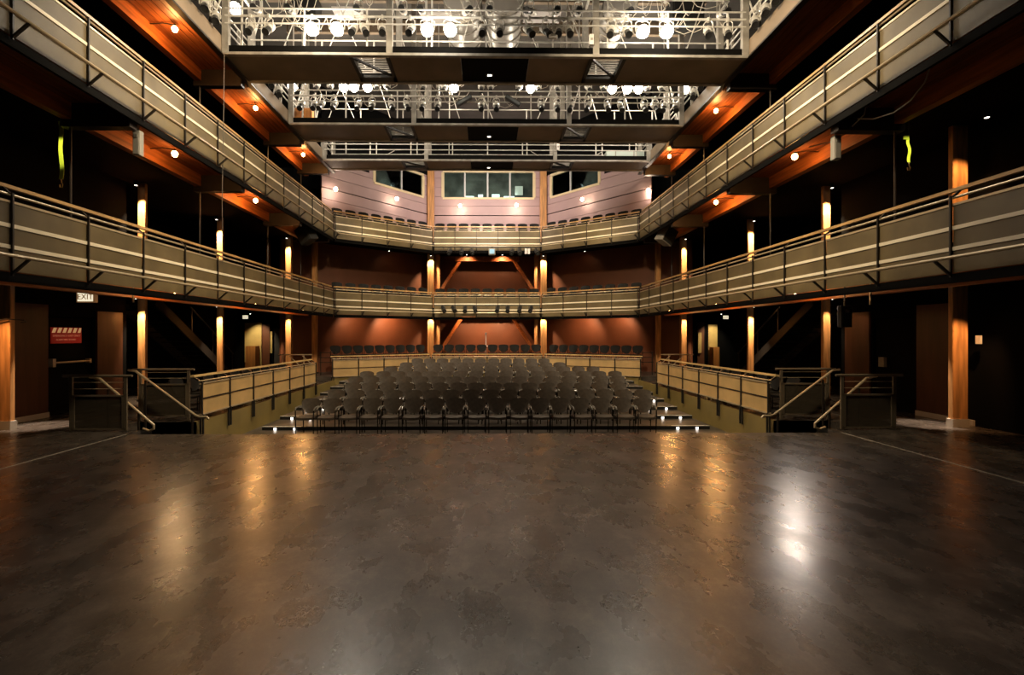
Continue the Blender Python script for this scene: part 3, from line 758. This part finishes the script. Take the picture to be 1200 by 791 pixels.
# roof space: ducts, panels, joists
for k, (x, r, y0) in enumerate(((-.66,.5,12.7),(.48,.5,12.7),(3.6,.42,12.8))):
    t = thing('air_duct',('round spiral duct under the roof, left of centre','round spiral duct under the roof, right of centre','round duct under the roof, far right')[k],'duct',(x,y0,10.7),'roof ducts')
    MB()._lathe([(0,r),(1.9,r)],(x,y0,10.75),Vector((0,1,0)),24).build('pipe','duct',t,True)
    for yy in (.3,1.6): MB().tube([(x,y0+yy,10.75+r),(x,y0+yy,12.0)],.012,6).build('hanger','chain',t)
    for q in range(5): MB()._lathe([(0,r),(.01,r+.03),(.05,r+.03),(.06,r)],(x,y0+.1+q*.4,10.75),Vector((0,1,0)),24).build('seam','grey_steel',t,True)
for a, b, y, z, nm in ((-1.75,-.95,12.9,10.35,'left of centre'),(1.0,2.0,13.0,10.5,'right of centre'),(-4.2,-3.4,13.1,10.6,'at far left')):
    t = thing('baffle','pale flat baffle panel under the roof, '+nm,'panel',((a+b)/2,y,z),'roof baffles')
    MB().box(a,b,y,y+.5,z,z+.05).build('board','panel_white',t)
    for x in (a+.08,b-.08): MB().tube([(x,y+.25,z+.05),(x,y+.25,12.0)],.008,6).build('hanger','chain',t)
for a, b, nm in ((-5.1,-4.45,'left'),(4.85,5.7,'right')):
    t = thing('loudspeaker','black loudspeaker box hung over the nearest catwalk, %s'%nm,'speaker',((a+b)/2,12.85,9.95))
    MB().box(a,b,12.6,13.1,9.95,10.65).build('cabinet','speaker_black',t,bevel=.02)
    MB().box(a+.05,b-.05,12.585,12.6,10.0,10.6).build('grille','fixture_black',t)
    for x in (a+.1,b-.1): MB().tube([(x,12.85,10.65),(x,12.85,11.98)],.01,6).build('hanger','chain',t)
for k in range(8):
    y = 8.3+1.5*k
    struct(MB().box(-6.5,6.5,y-.06,y+.06,11.6,12.0).build('trim_%d'%(k+3),'underside'))
t = thing('teal_duct','pale grey-green duct lying on the right part of the farthest catwalk','duct',(5,18.6,8.6))
MB().box(4.55,6.0,18.4,18.7,8.58,8.80).build('trunk','pale_duct',t); 
for x in (4.9,5.6): MB().box(x-.02,x+.02,18.39,18.71,8.57,8.81).build('joint','grey_steel',t)
for x in (4.75,5.8): MB().box(x-.03,x+.03,18.45,18.65,8.30,8.58).build('stand','grey_steel',t)

# ------------------------------------------------------------------ theatre lights
def yoke_and_clamp(t, w, drop):
    MB().tube([(-w,0,-drop),(-w,0,-.10),(-w*.6,0,-.05),(w*.6,0,-.05),(w,0,-.10),(w,0,-drop)],.011,6).build('yoke','fixture_body',t)
    MB().cbox((0,0,-.015),(.05,.07,.09)).build('clamp','fixture_body',t)
def make_spot(tilt):
    t = thing('spotlight','x','stage light'); c = Vector((0,0,-.30)); d = Vector((0,-math.cos(tilt),-math.sin(tilt)))
    MB()._lathe([(-.26,.03),(-.24,.07),(-.20,.085),(-.05,.085),(-.03,.07),(.0,.068)],c,d,12).build('housing','fixture_body',t,True)
    MB()._lathe([(0,.066),(.16,.066),(.165,.078),(.22,.082),(.222,.070),(.205,.068)],c,d,12).build('barrel','fixture_black',t,True)
    MB()._lathe([(.175,.068),(.195,.050),(.203,.0)],c,d,12).build('lens','glass_lens',t,True)
    MB()._lathe([(-.015,.088),(.012,.088)],c,d,12).build('collar','pale_steel',t,True)
    yoke_and_clamp(t,.10,.30); return t
def make_flood(tilt):
    t = thing('floodlight','x','stage light'); c = Vector((0,0,-.30)); d = Vector((0,-math.cos(tilt),-math.sin(tilt)))
    MB()._lathe([(-.22,.04),(-.18,.10),(-.06,.135),(.05,.15),(.055,.14),(.0,.135)],c,d,14).build('housing','fixture_body',t,True)
    MB()._lathe([(.005,.135),(.03,.09),(.04,0)],c,d,14).build('lens','lens_lit',t,True)
    yoke_and_clamp(t,.16,.30); return t
SPA = make_spot(math.radians(48)); SPB = make_spot(math.radians(22)); FLD = make_flood(math.radians(26))
us = {SPA.name:False, SPB.name:False, FLD.name:False}
ROLE = {}
def hang(proto, px, D, z, where, pan=0.0, energy=0):
    x = PX(px, D)
    ROLE.setdefault((proto is FLD, where), []).append((x, proto, D, z, pan, energy))
LAMPS = []
def flush():
    for (lit, where), L in ROLE.items():
        L.sort(key=lambda e: e[0])
        for i, (x, proto, D, z, pan, en) in enumerate(L):
            pos = ('%s from the left '%ORD[i]) if len(L) > 1 else ''
            lab = ('glaring lit floodlight, ' if lit else 'pale spotlight, ')+pos+'on the '+where
            if len(L) == 1: lab = ('glaring lit floodlight' if lit else 'pale spotlight with black barrel')+' on the '+where
            place(proto, us[proto.name], (x,D,z), pan, lab, 'floodlights' if lit else 'spotlights'); us[proto.name] = True
            if en: LAMPS.append((x, D-.40, z-.35, en*(.32 if D < 13 else .30))); LAMPS.append((x, D+.45, z-.15, en*(.5 if D < 13 else .7)))
w1 = 'front pipe of the nearest catwalk'
for px, pan in ((293.5,.1),(315,-.1),(414,0),(427,.5),(481,-.1),(565,0),(585.5,0),(620,.45),(640,.5),(667,0),(716,-.4),(735,0),(830,-.35),(853,-.35),(448,.2),(655,-.2)):
    hang(SPA,px,11.13,9.09,w1,pan)
for px in (366,395.5,501,528,753,781): hang(FLD,px,11.13,9.09,w1,0,100)
w2 = 'upper pipe of the nearest catwalk'
for px, pan in ((472,0),(494,0),(547.5,.4),(574,0),(621.5,-.6),(652,0),(678,-.1),(300,.1),(340,0),(420,0),(735,.2),(780,0),(848,.1)):
    hang(SPB,px,11.95,10.09,w2,pan)
hang(FLD,276,11.95,10.09,'left end of the nearest catwalk',.2,60)
w3 = 'front pipe of the middle catwalk'
for px, pan in ((353,0),(368,.1),(376,-.1),(391.6,0),(419.7,0),(436,0),(459,.4),(477,.4),(495,0),(513,0),(564,0),(581.7,0),(634,0),(652.7,0),(669,-.4),(689,-.5),(712,0),(727.7,0),(755,0),(768,.3),(778,-.5),(792,-.3)):
    hang(SPA,px,14.83,9.09,w3,pan)
w4 = 'upper pipe of the middle catwalk'
for px, pan in ((441.6,0),(454,.8),(485,0),(496,0),(515,0),(521,-.2),(564,0),(575,0),(608,-.5),(630.7,0),(653,0),(690.6,.5),(707,0),(758.5,-.2),(371,0),(387,.2),(775,0)):
    hang(SPA,px,15.7,10.09,w4,pan)
for px in (343,403,415,431,532,621.6,717,735,748,802.5): hang(FLD,px,15.7,10.09,w4,0,110)
for s, nm in ((-1,'left'),(1,'right')):
    for j, (y, n_) in enumerate(((10.0,'first'),(10.35,'second'),(10.75,'third'))):
        ROLE.setdefault((False,'%s side rail before the nearest catwalk'%nm),[]).append((s*(6.0-.002*j),SPA,y,9.09,-s*.5,0))
    for j, y in enumerate((13.5,14.0)):
        ROLE.setdefault((False,'%s side rail before the middle catwalk'%nm),[]).append((s*(6.0-.002*j),SPA,y,9.09,-s*.5,0))
flush()
# two dark strip lights on the middle catwalk, small case lights
for px, sl, nm in ((544,1,'left'),(601,-1,'right')):
    x = PX(px,14.7); t = thing('strip_light','dark tilted strip light %s of centre on the middle catwalk'%nm,'stage light',(x,14.7,8.85))
    MB().bar((x-.22,14.62,8.86-sl*.13),(x+.22,14.62,8.86+sl*.13),.12,.12).build('body','fixture_black',t)
    MB().bar((x-.2,14.555,8.86-sl*.12),(x+.2,14.555,8.86+sl*.12),.01,.07).build('lens','glass_lens',t)
    MB().bar((x,14.66,8.9),(x,14.82,9.1),.03,.03).build('bracket','fixture_body',t)
for px, py, D, nm in ((648,41,11.05,'nearest catwalk, right of centre'),(693,46,11.1,'right column of the nearest catwalk'),(654,172,17.85,'right column of the farthest catwalk')):
    x, z = PX(px,D), PZ(py,D); t = thing('switch_box','small white box on the '+nm,'box',(x,D,z),'white boxes')
    w = .2 if px == 648 else .1
    MB().cbox((x,D,z),(w,.08,.14 if px==648 else .24)).build('case','panel_white',t,bevel=.008)
    MB().cbox((x,D-.045,z),(w*.5,.012,.05)).build('cover','grey_steel',t)
for px, D, nm in ((349,15.15,'left'),(362,15.15,'second')):
    x = PX(px,D); z = 8.6
    tag(MB().box(x-.13,x+.13,D-.1,D+.1,8.302,8.82).build('cardboard_box','orange_wood',loc=(x,D,8.31),bevel=.01),'small tan carton at the left end of the middle catwalk, %s one'%('outer' if nm=='left' else 'inner'),'box','tan cartons')

# fixtures on the central fascias
def small_fixture(px, D, z, label, m='fixture_black', lens='glass_lens', rz=0.0):
    x = PX(px,D); t = thing('small_spotlight',label,'stage light',(x,D,z),'small spotlights')
    d = Vector((math.sin(rz)*.7,-.7,-.5)).normalized(); c = Vector((x,D,z-.16))
    MB()._lathe([(-.18,.04),(-.15,.09),(.06,.095),(.07,.08),(.17,.10),(.20,.10)],c,d,10).build('body',m,t,True)
    MB()._lathe([(.19,.085),(.205,.0)],c,d,10).build('lens',lens,t,True)
    MB().bar((x-.09,D,z-.16),(x-.09,D,z),.012,.02).bar((x+.09,D,z-.16),(x+.09,D,z),.012,.02).bar((x-.09,D,z),(x+.09,D,z),.012,.02).build('yoke',m,t)
for i, px in enumerate((519.6,531.5,545,556.5,583,595,609,622)):
    small_fixture(px,21.75,PZ(361,21.75)+.12,'small black spotlight on the middle balcony centre fascia, %s from the left'%ORD[i],rz=(.4,.5,0,.2,-.2,-.1,-.2,-.3)[i])
t = thing('lighting_bar','dark pipe hung below the centre of the upper balcony','pipe',(0,21.75,5.55))
MB().tube([(-2.4,21.75,5.72),(2.4,21.75,5.72)],.024,8).build('pipe','fixture_black',t,True)
for x in (-2.0,0,2.0): MB().bar((x,21.75,5.72),(x,22.06,5.72),.03,.03).build('arm','fixture_black',t)
t = thing('lighting_bar','dark pipe in front of the centre of the middle balcony','pipe',(0,21.75,3.0))
MB().tube([(-2.35,21.75,PZ(361,21.75)+.13),(2.35,21.75,PZ(361,21.75)+.13)],.02,8).build('pipe','fixture_black',t,True)
for x in (-2.0,0,2.0): MB().bar((x,21.75,PZ(361,21.75)+.13),(x,22.06,PZ(361,21.75)+.13),.03,.03).build('arm','fixture_black',t)
for i, px in enumerate((527,541,553,600,609,629)):
    small_fixture(px,21.75,5.68,'small dark spotlight on the upper balcony centre pipe, %s from the left'%ORD[i],rz=.2*(i%3-1))
t = thing('moving_light','blue-tinted moving light at the centre of the upper balcony pipe','stage light',(PX(576.5,21.7),21.7,5.4))
x = PX(576.5,21.7); MB().cbox((x,21.7,5.50),(.30,.24,.30)).build('head','speaker_grey',t,bevel=.03); MB().cbox((x,21.57,5.50),(.22,.02,.2)).build('lens','blue_gel',t,bevel=.008); MB().cbox((x,21.72,5.69),(.1,.1,.1)).build('clamp','fixture_black',t)
t = thing('twin_light','small white twin emergency lamp on the upper balcony pipe','light',(PX(618,21.7),21.7,5.45)); x = PX(618,21.7)
for dx in (-.065,.065): MB().cbox((x+dx,21.7,5.53),(.10,.12,.24)).build('lamp_head','panel_white',t,bevel=.01)
MB().cbox((x,21.72,5.68),(.2,.08,.06)).build('bracket','fixture_black',t)

# ------------------------------------------------------------------ loudspeakers, straps, signs, cables
def hung_speaker(px, py, D, w, h, m, label, top):
    x, z = PX(px,D), PZ(py,D); t = thing('loudspeaker',label,'speaker',(x,D,z-h/2))
    MB().box(x-w/2,x+w/2,D-.12,D-.01,z-h/2,z+h/2).build('cabinet',m,t,bevel=.012)
    MB().box(x-w/2+.02,x+w/2-.02,D-.128,D-.12,z-h/2+.02,z+h/2-.05).build('grille',m,t)
    m_ = MB(); n = max(2,int((top-z-h/2)/.07))
    for k in range(n):
        zz = z+h/2+(top-z-h/2)*(k+.5)/n; m_.bar((x,D-.06,zz-.035),(x,D-.06,zz+.035),.014 if k%2 else .03,.03 if k%2 else .014)
    m_.build('chain','chain',t)
    MB().bar((x-.03,D-.13,z+h/2-.1),(x+.03,D-.13,z+h/2-.1),.012,.06).build('hook_plate','chain',t)
hung_speaker(165,172,8.8,.13,.44,'speaker_grey','pale grey loudspeaker hung by a chain under the left upper balcony',5.86)
hung_speaker(976.5,173,8.8,.13,.44,'speaker_grey','pale grey loudspeaker hung by a chain under the right upper balcony',5.86)
hung_speaker(987,371,9.0,.21,.40,'speaker_black','dark loudspeaker hung by a chain under the right middle balcony',2.88)
o = MB()
for k in range(6): o.bar((PX(1020,9.0),9.0,2.36+.07*k),(PX(1020,9.0),9.0,2.43+.07*k),.014 if k%2 else .03,.03 if k%2 else .014)
tag(o.bar((PX(1020,9.0),9.0,2.78),(PX(1020,9.0),9.0,2.88),.02,.02).build('chain','chain',None,False,(PX(1020,9.0),9,2.4)),'short bright chain hanging right of the dark right loudspeaker','chain')
o = MB()
for k in range(5): o.bar((PX(156,9.4),9.4,2.42+.07*k),(PX(156,9.4),9.4,2.49+.07*k),.014 if k%2 else .03,.03 if k%2 else .014)
tag(o.bar((PX(156,9.4),9.4,2.77),(PX(156,9.4),9.4,2.88),.02,.02).build('chain','chain',None,False,(PX(156,9.4),9.4,2.4)),'short chain hanging under the left middle balcony','chain')
for s, nm in ((-1,'left'),(1,'right')):
    c = Vector((s*6.55,17.6,5.42)); t = thing('loudspeaker','dark tilted loudspeaker under the far %s corner of the upper balcony'%nm,'speaker',tuple(c))
    R = Matrix.Rotation(s*math.radians(28),4,'Y') @ Matrix.Rotation(s*math.radians(25),4,'Z')
    m = MB().cbox((0,0,0),(.52,.42,.62)); m.v = [c+(R@p) for p in m.v]; m.build('cabinet','speaker_black' if s<0 else 'speaker_grey',t,bevel=.02)
    m = MB().cbox((0,-.22,0),(.46,.02,.56)); m.v = [c+(R@p) for p in m.v]; m.build('grille','speaker_black',t)
    MB().bar((c.x,c.y,c.z+.25),(c.x,c.y,5.86),.05,.05).build('bracket','fixture_black',t)
STRAPS = []
for s, px, y0, y1, w in ((-1,71.5,148,212,.075),(1,1065,160,188,.055)):
    D = 9.1; x = PX(px,D); z0, z1 = PZ(y1,D), PZ(y0,D)
    t = thing('ratchet_strap','lime yellow strap with a hook hanging in the dark %s'%('left side' if s<0 else 'right side'),'strap',(x,D,z0))
    MB().grid(lambda u,v: ((x-w/2+w*u+.02*math.sin(5*v)*(.5 if s>0 else .4), D+.015*math.sin(9*v), z0+(z1-z0)*v),(0,-1,0)),2,12,.006).build('webbing','strap_lime',t)
    MB().cbox((x-(.0 if s<0 else .05),D,z1+.02),(w*(1.2 if s<0 else 1.9),.03,.07)).build('knot','strap_lime',t,bevel=.01)
    MB().tube([(x,D,z0),(x+.005,D,z0-.06),(x+.03,D,z0-.10),(x+.02,D,z0-.15),(x-.02,D,z0-.15),(x-.025,D,z0-.10)],.009,6).build('hook','hook_brass',t,True)
    STRAPS.append((x,D,(z0+z1)/2,s))
    MB().tube([(x,D,z1+.05),(x,D,5.858)],.006,5).build('cord','cable_black',t)
# exit signs
t = thing('exit_sign','glowing pale EXIT sign hung at the upper left of the stage doors','sign',(-7.87,9.6,2.45))
MB().box(-8.05,-7.69,9.58,9.66,2.43,2.64).build('case','exit_text',t,bevel=.008)
MB().box(-8.02,-7.725,9.572,9.58,2.45,2.62).build('face','exit_face',t)
RF = Matrix.Rotation(PI/2,4,'X')
text('EXIT',.15,(-7.87,9.569,2.535),RF,'exit_text','lettering',t)
MB().bar((-7.87,9.62,2.64),(-7.87,9.62,2.88),.02,.02).build('stem','fixture_black',t)
for px, D, nm in ((287.5,20.4,'left'),(850.5,20.4,'right')):
    x = PX(px,D); t = thing('exit_sign','tiny far glowing EXIT sign above the %s side aisle'%nm,'sign',(x,D,2.5),'far exit signs')
    MB().box(x-.13,x+.13,D,D+.05,2.44,2.62).build('case','fixture_black',t); MB().box(x-.11,x+.11,D-.006,D,2.46,2.60).build('face','exit_face',t)
    text('EXIT',.10,(x,D-.008,2.53),RF,'exit_text','lettering',t); MB().bar((x,D+.02,2.62),(x,D+.02,2.88),.015,.015).build('stem','fixture_black',t)
# cables
X = 6.45
tag(MB().tube([(X,8.35,5.56),(X,8.0,5.40),(X,7.6,5.32),(X,7.3,5.36),(X,7.05,5.52),(X,6.9,5.84)],.011,6).build('slack_cable','wire_pale',None,True,(X,7.6,5.3)),'slack cable loop under the right upper balcony near the stage','cable')
tag(MB().tube([(X,9.6,5.55),(X,9.0,5.42),(X,8.6,5.44),(X,8.2,5.56),(X,8.1,5.84)],.011,6).build('slack_cable','wire_pale',None,True,(X,8.8,5.4)),'second slack cable loop beside the right hung loudspeaker','cable')
tag(MB().tube([(-6.0,11.12,8.24),(-6.02,11.12,6.5),(-6.05,11.12,4.8),(-6.04,11.13,3.4)],.007,6).build('hanging_cable','wire_dim',None,True,(-6,11.1,5)),'thin straight cable dropping from the left end of the nearest catwalk','cable')
tag(MB().tube([(-9.7,9.2,2.02),(-9.3,9.2,2.05),(-9.05,9.22,2.09),(-8.75,9.25,2.07),(-8.7,9.25,2.04),(-8.8,9.25,2.03)],.010,6).build('post_cable','cable_black',None,True,(-9.3,9.2,2)),'dark cable strapped across the nearest left timber post','cable')
t = thing('ghost_light','thin white lamp stand on the gallery behind the rear fence','lamp stand',(PX(569.5,22.6),22.6,.12)); x = PX(569.5,22.6)
MB().tube([(x,22.6,.14),(x,22.6,1.78)],.022,8).build('pole','panel_white',t,True); MB()._lathe([(0,.16),(.03,.14),(.05,.03)],(x,22.6,1.24),Vector((0,0,1)),12).build('collar','panel_white',t,True); MB()._lathe([(0,.2),(.02,.2),(.04,.03)],(x,22.6,.12),Vector((0,0,1)),12).build('base','panel_white',t,True)
MB()._lathe([(0,.02),(.03,.05),(.09,.05),(.12,.01)],(x,22.6,1.78),Vector((0,0,1)),10).build('bulb','panel_white',t,True)

# ------------------------------------------------------------------ bulbs and downlights with their light
def bulb(x, y, z, label, col, en, m='bulb_warm', wall=None, r=.062, lv2=False):
    t = thing('bulb_lamp',label,'light',(x,y,z),'bare bulb lamps')
    MB()._lathe([(-.5*r,.3*r),(-.1*r,.85*r),(.6*r,r),(1.3*r,.75*r),(1.7*r,.15*r)],(x,y,z+.4*r),Vector((0,0,-1)),12).build('bulb',m,t,True)
    MB()._lathe([(0,.028),(.07,.026)],(x,y,z+.02),Vector((0,0,1)),10).build('socket','fixture_black',t,True)
    if wall is not None: MB().tube([(x,y,z+.08),((x+wall[0])/2,(y+wall[1])/2,z+.12),(wall[0],wall[1],z+.10)],.012,6).build('arm','fixture_black',t,True)
    if lv2:
        lamp('POINT',(x,y,z-.14),9,WARM,.05)
        lamp('SPOT',(x,y,z-.16),en,col,.06,(0,y-7.0,0),95,.5)
    else: lamp('POINT',(x,y,z-.16),en,col,.05)
WARM = (1.0,.46,.14); AMB = (1.0,.62,.30)
E_BULB = 34
for s, nm in ((-1,'left'),(1,'right')):
    for k, y in enumerate((10.4,14.0,17.6)):
        for lv, z in ((2,2.76),(3,5.66),(4,8.32)):
            if s > 0 and lv == 4 and k == 0: continue
            c = WARM; e = E_BULB*(1.2 if lv > 2 else .8)
            if lv == 2: e = 60
            if lv == 2 and k == 0: c = (1.0,.87,.76) if s > 0 else AMB; e = 120 if s > 0 else 45
            if lv == 3 and k == 0: e = 12
            bulb(s*6.66,y,z,'bare glowing bulb under the %s %s, %s from the stage'%(nm,LVN[lv],ORD[k]),c,e,'bulb_warm',(s*7.18,y),lv2=(lv==2))
for px, py, D, off, e, nm in ((396,222,20.3,.3,30,'far left'),(466,233,22.7,.2,16,'centre left panel'),(539.5,241,24.5,.2,22,'left under the middle window'),
                         (605,240,24.5,.2,22,'right under the middle window'),(681,233,22.5,.25,15,'centre right panel'),(756,222,20.3,.4,22,'far right')):
    bulb(PX(px,D),D-off,PZ(py,D-off),'glowing bulb on the pink upper rear wall, %s'%nm,(1.0,.80,.66),e*.5,'bulb_pale',(PX(px,D),D+.1),.08)
def downlight(x, y, z, label, tgt, en, col, angle=55, lens='small_white', r=.035):
    t = thing('downlight',label,'light',(x,y,z),'downlights')
    MB()._lathe([(0,r+.012),(.12,r+.015)],(x,y,z-.12),Vector((0,0,1)),10).build('can','fixture_black',t,True)
    MB()._lathe([(0,.005),(.012,r),(.02,r)],(x,y,z-.135),Vector((0,0,1)),10).build('lens',lens,t,True)
    lamp('SPOT',(x,y,z-.16),en,col,.03,tgt,angle,.7)
for (x,y,lv,k,s) in POSTS:
    z = 2.87 if lv == 1 else 5.85; z0 = .1 if lv == 1 else 3.1
    if k == 0 : continue
    nm = 'left' if s < 0 else 'right'
    w = ('x','second','third','far end','rear bay')[k]
    e = {1:95,2:120,3:70,4:40}[k]*(1.0 if lv == 2 else .5)
    if lv == 1 and k == 1 and s > 0: e *= .25
    downlight(x-s*.03,y-.34,z,'tiny white downlight over the %s %s timber post, %s'%(w,nm,'stage level' if lv==1 else 'middle balcony'),(x,y-.05,z-1.5),e*11,(1.0,.72,.45),(82 if k == 4 else 54))
for s, nm in ((-1,'left'),(1,'right')):
    downlight(s*8.8,9.6,2.87,'downlight over the %s stage door patch'%nm,(s*8.8,9.62,0),1000,(1.0,.80,.62),30)
    downlight(s*9.05,8.65,5.85,'downlight over the nearest %s timber post, middle balcony'%nm,(s*9.18,9.27,4.3),200 if s>0 else 2,(1.0,.52,.2),56)
    downlight(s*9.0,8.55,2.86,'downlight lighting the nearest %s timber post, stage level'%nm,(s*9.17,9.27,1.1),190,(1.0,.50,.20),52)
    downlight(s*8.7,11.6,2.87,'downlight added to brighten the %s wall around the side door'%nm,(s*9.6,11.4,1.3) if s < 0 else (9.6,12.4,1.9),30 if s > 0 else 14,(1.0,.65,.38),34)  # added lamp: left one brightens panic bar and sign, right one the panel
for s, nm in ((-1,'left'),(1,'right')):
    downlight(s*10.9,22.4,2.87,'downlight added to show the yellow board in the far %s lobby'%nm,(s*10.9,23.4,1.2),130,(1.0,.80,.5),70)  # lamps added to brighten the dark lobby boards
for i, (x, y, e) in enumerate(((-6.0,22.0,22),(-4.6,23.05,60),(-.95,24.1,45),(.55,24.1,75),(4.6,23.05,40),(6.0,22.0,30))):
    downlight(x,y-.35,2.87,'downlight washing the lower rear wall, %s from the left'%ORD[i],(x*1.03,y+.75,1.6),e*3.2,(1.0,.55,.28),120)
for i, (x, y, e) in enumerate(((-4.6,23.05,10),(-1.0,24.1,26),(.75,24.1,34),(4.6,23.05,14))):
    downlight(x,y-.3,5.84,'downlight washing the middle balcony rear wall, %s from the left'%ORD[i],(x*1.03,y+.75,4.6),e*(2.2 if abs(x) < 2 else .25),(1.0,.55,.28),115)

for x, y, z, s in STRAPS:  # lamps added only to brighten the straps
    downlight(x-s*.55,y-1.0,5.85,'small added downlight brightening the lime strap on the dark %s side'%('left' if s<0 else 'right'),(x,y,z),110,(1.0,.95,.8),26)

# floodlights and work light of the catwalks
for x, y, z, e in LAMPS: lamp('POINT',(x,y,z),e*1.1,(1.0,.88,.70),.12)
for (y0, y1), e in zip(CW,(330,620,620)): lamp('SPOT',(.06,(y0+y1)/2+.2,ZC-.06),e,(1.0,.84,.62),.08,(0,(y0+y1)/2+1.2,-.5),120,.8)
# unseen lamps added to fill the stage floor and brighten the hall
for x, y, tx, ty, e in ((-1.6,1.6,-1.2,4.3,330),(1.6,1.6,1.2,4.3,330),(0,2.4,0,6.6,520),(0,1.0,0,2.4,200)):
    lamp('SPOT',(x,y,8.8),e,(1.0,.84,.68),.25,(tx,ty,0),50,1.0)
for s in (-1,1):
    lamp('SPOT',(s*1.0,7.4,8.8),2900,(1.0,.80,.52),.3,(s*6.1,11.5,5.2),100,.9)  # added for the side balcony fascias
for x in (-3.2,0,3.2):
    lamp('SPOT',(x,17.75,8.1),680,(1.0,.80,.52),.2,(x*1.1,22.0,3.9),84,.8)  # added for the rear fascias, no fixture modelled
lamp('SPOT',(0,14.6,8.1),1500,(1.0,.82,.58),.3,(0,17.2,0),64,.9)  # added to brighten the seat rows
lamp('AREA',(0,20.6,8.1),215,(1.0,.84,.76),2.0,(0,24,8.4))  # unseen wash added for the pink rear wall

# ------------------------------------------------------------------ world and camera
w = bpy.data.worlds.new('world'); S.world = w; w.use_nodes = True
w.node_tree.nodes['Background'].inputs[0].default_value = (1.0,.8,.6,1); w.node_tree.nodes['Background'].inputs[1].default_value = 0.0006
cd = bpy.data.cameras.new('camera'); cam = bpy.data.objects.new('camera', cd); COL.objects.link(cam)
cd.sensor_width = 36; cd.lens = 567*36/1200; cd.clip_end = 200; cd.clip_start = .05
cd.shift_x = 22/1200; cd.shift_y = -3.5/1200
cam.location = (0,0,HC); cam.rotation_euler = (PI/2,0,-.0125)
S.camera = cam
S.view_settings.view_transform = 'Standard'; S.view_settings.look = 'None'; S.view_settings.gamma = 1; S.view_settings.exposure = 0.0
S.view_settings.use_curve_mapping = False
try:
    S.cycles.use_denoising = True; S.cycles.use_light_tree = True; S.cycles.max_bounces = 6; S.cycles.sample_clamp_indirect = 6
except Exception: pass
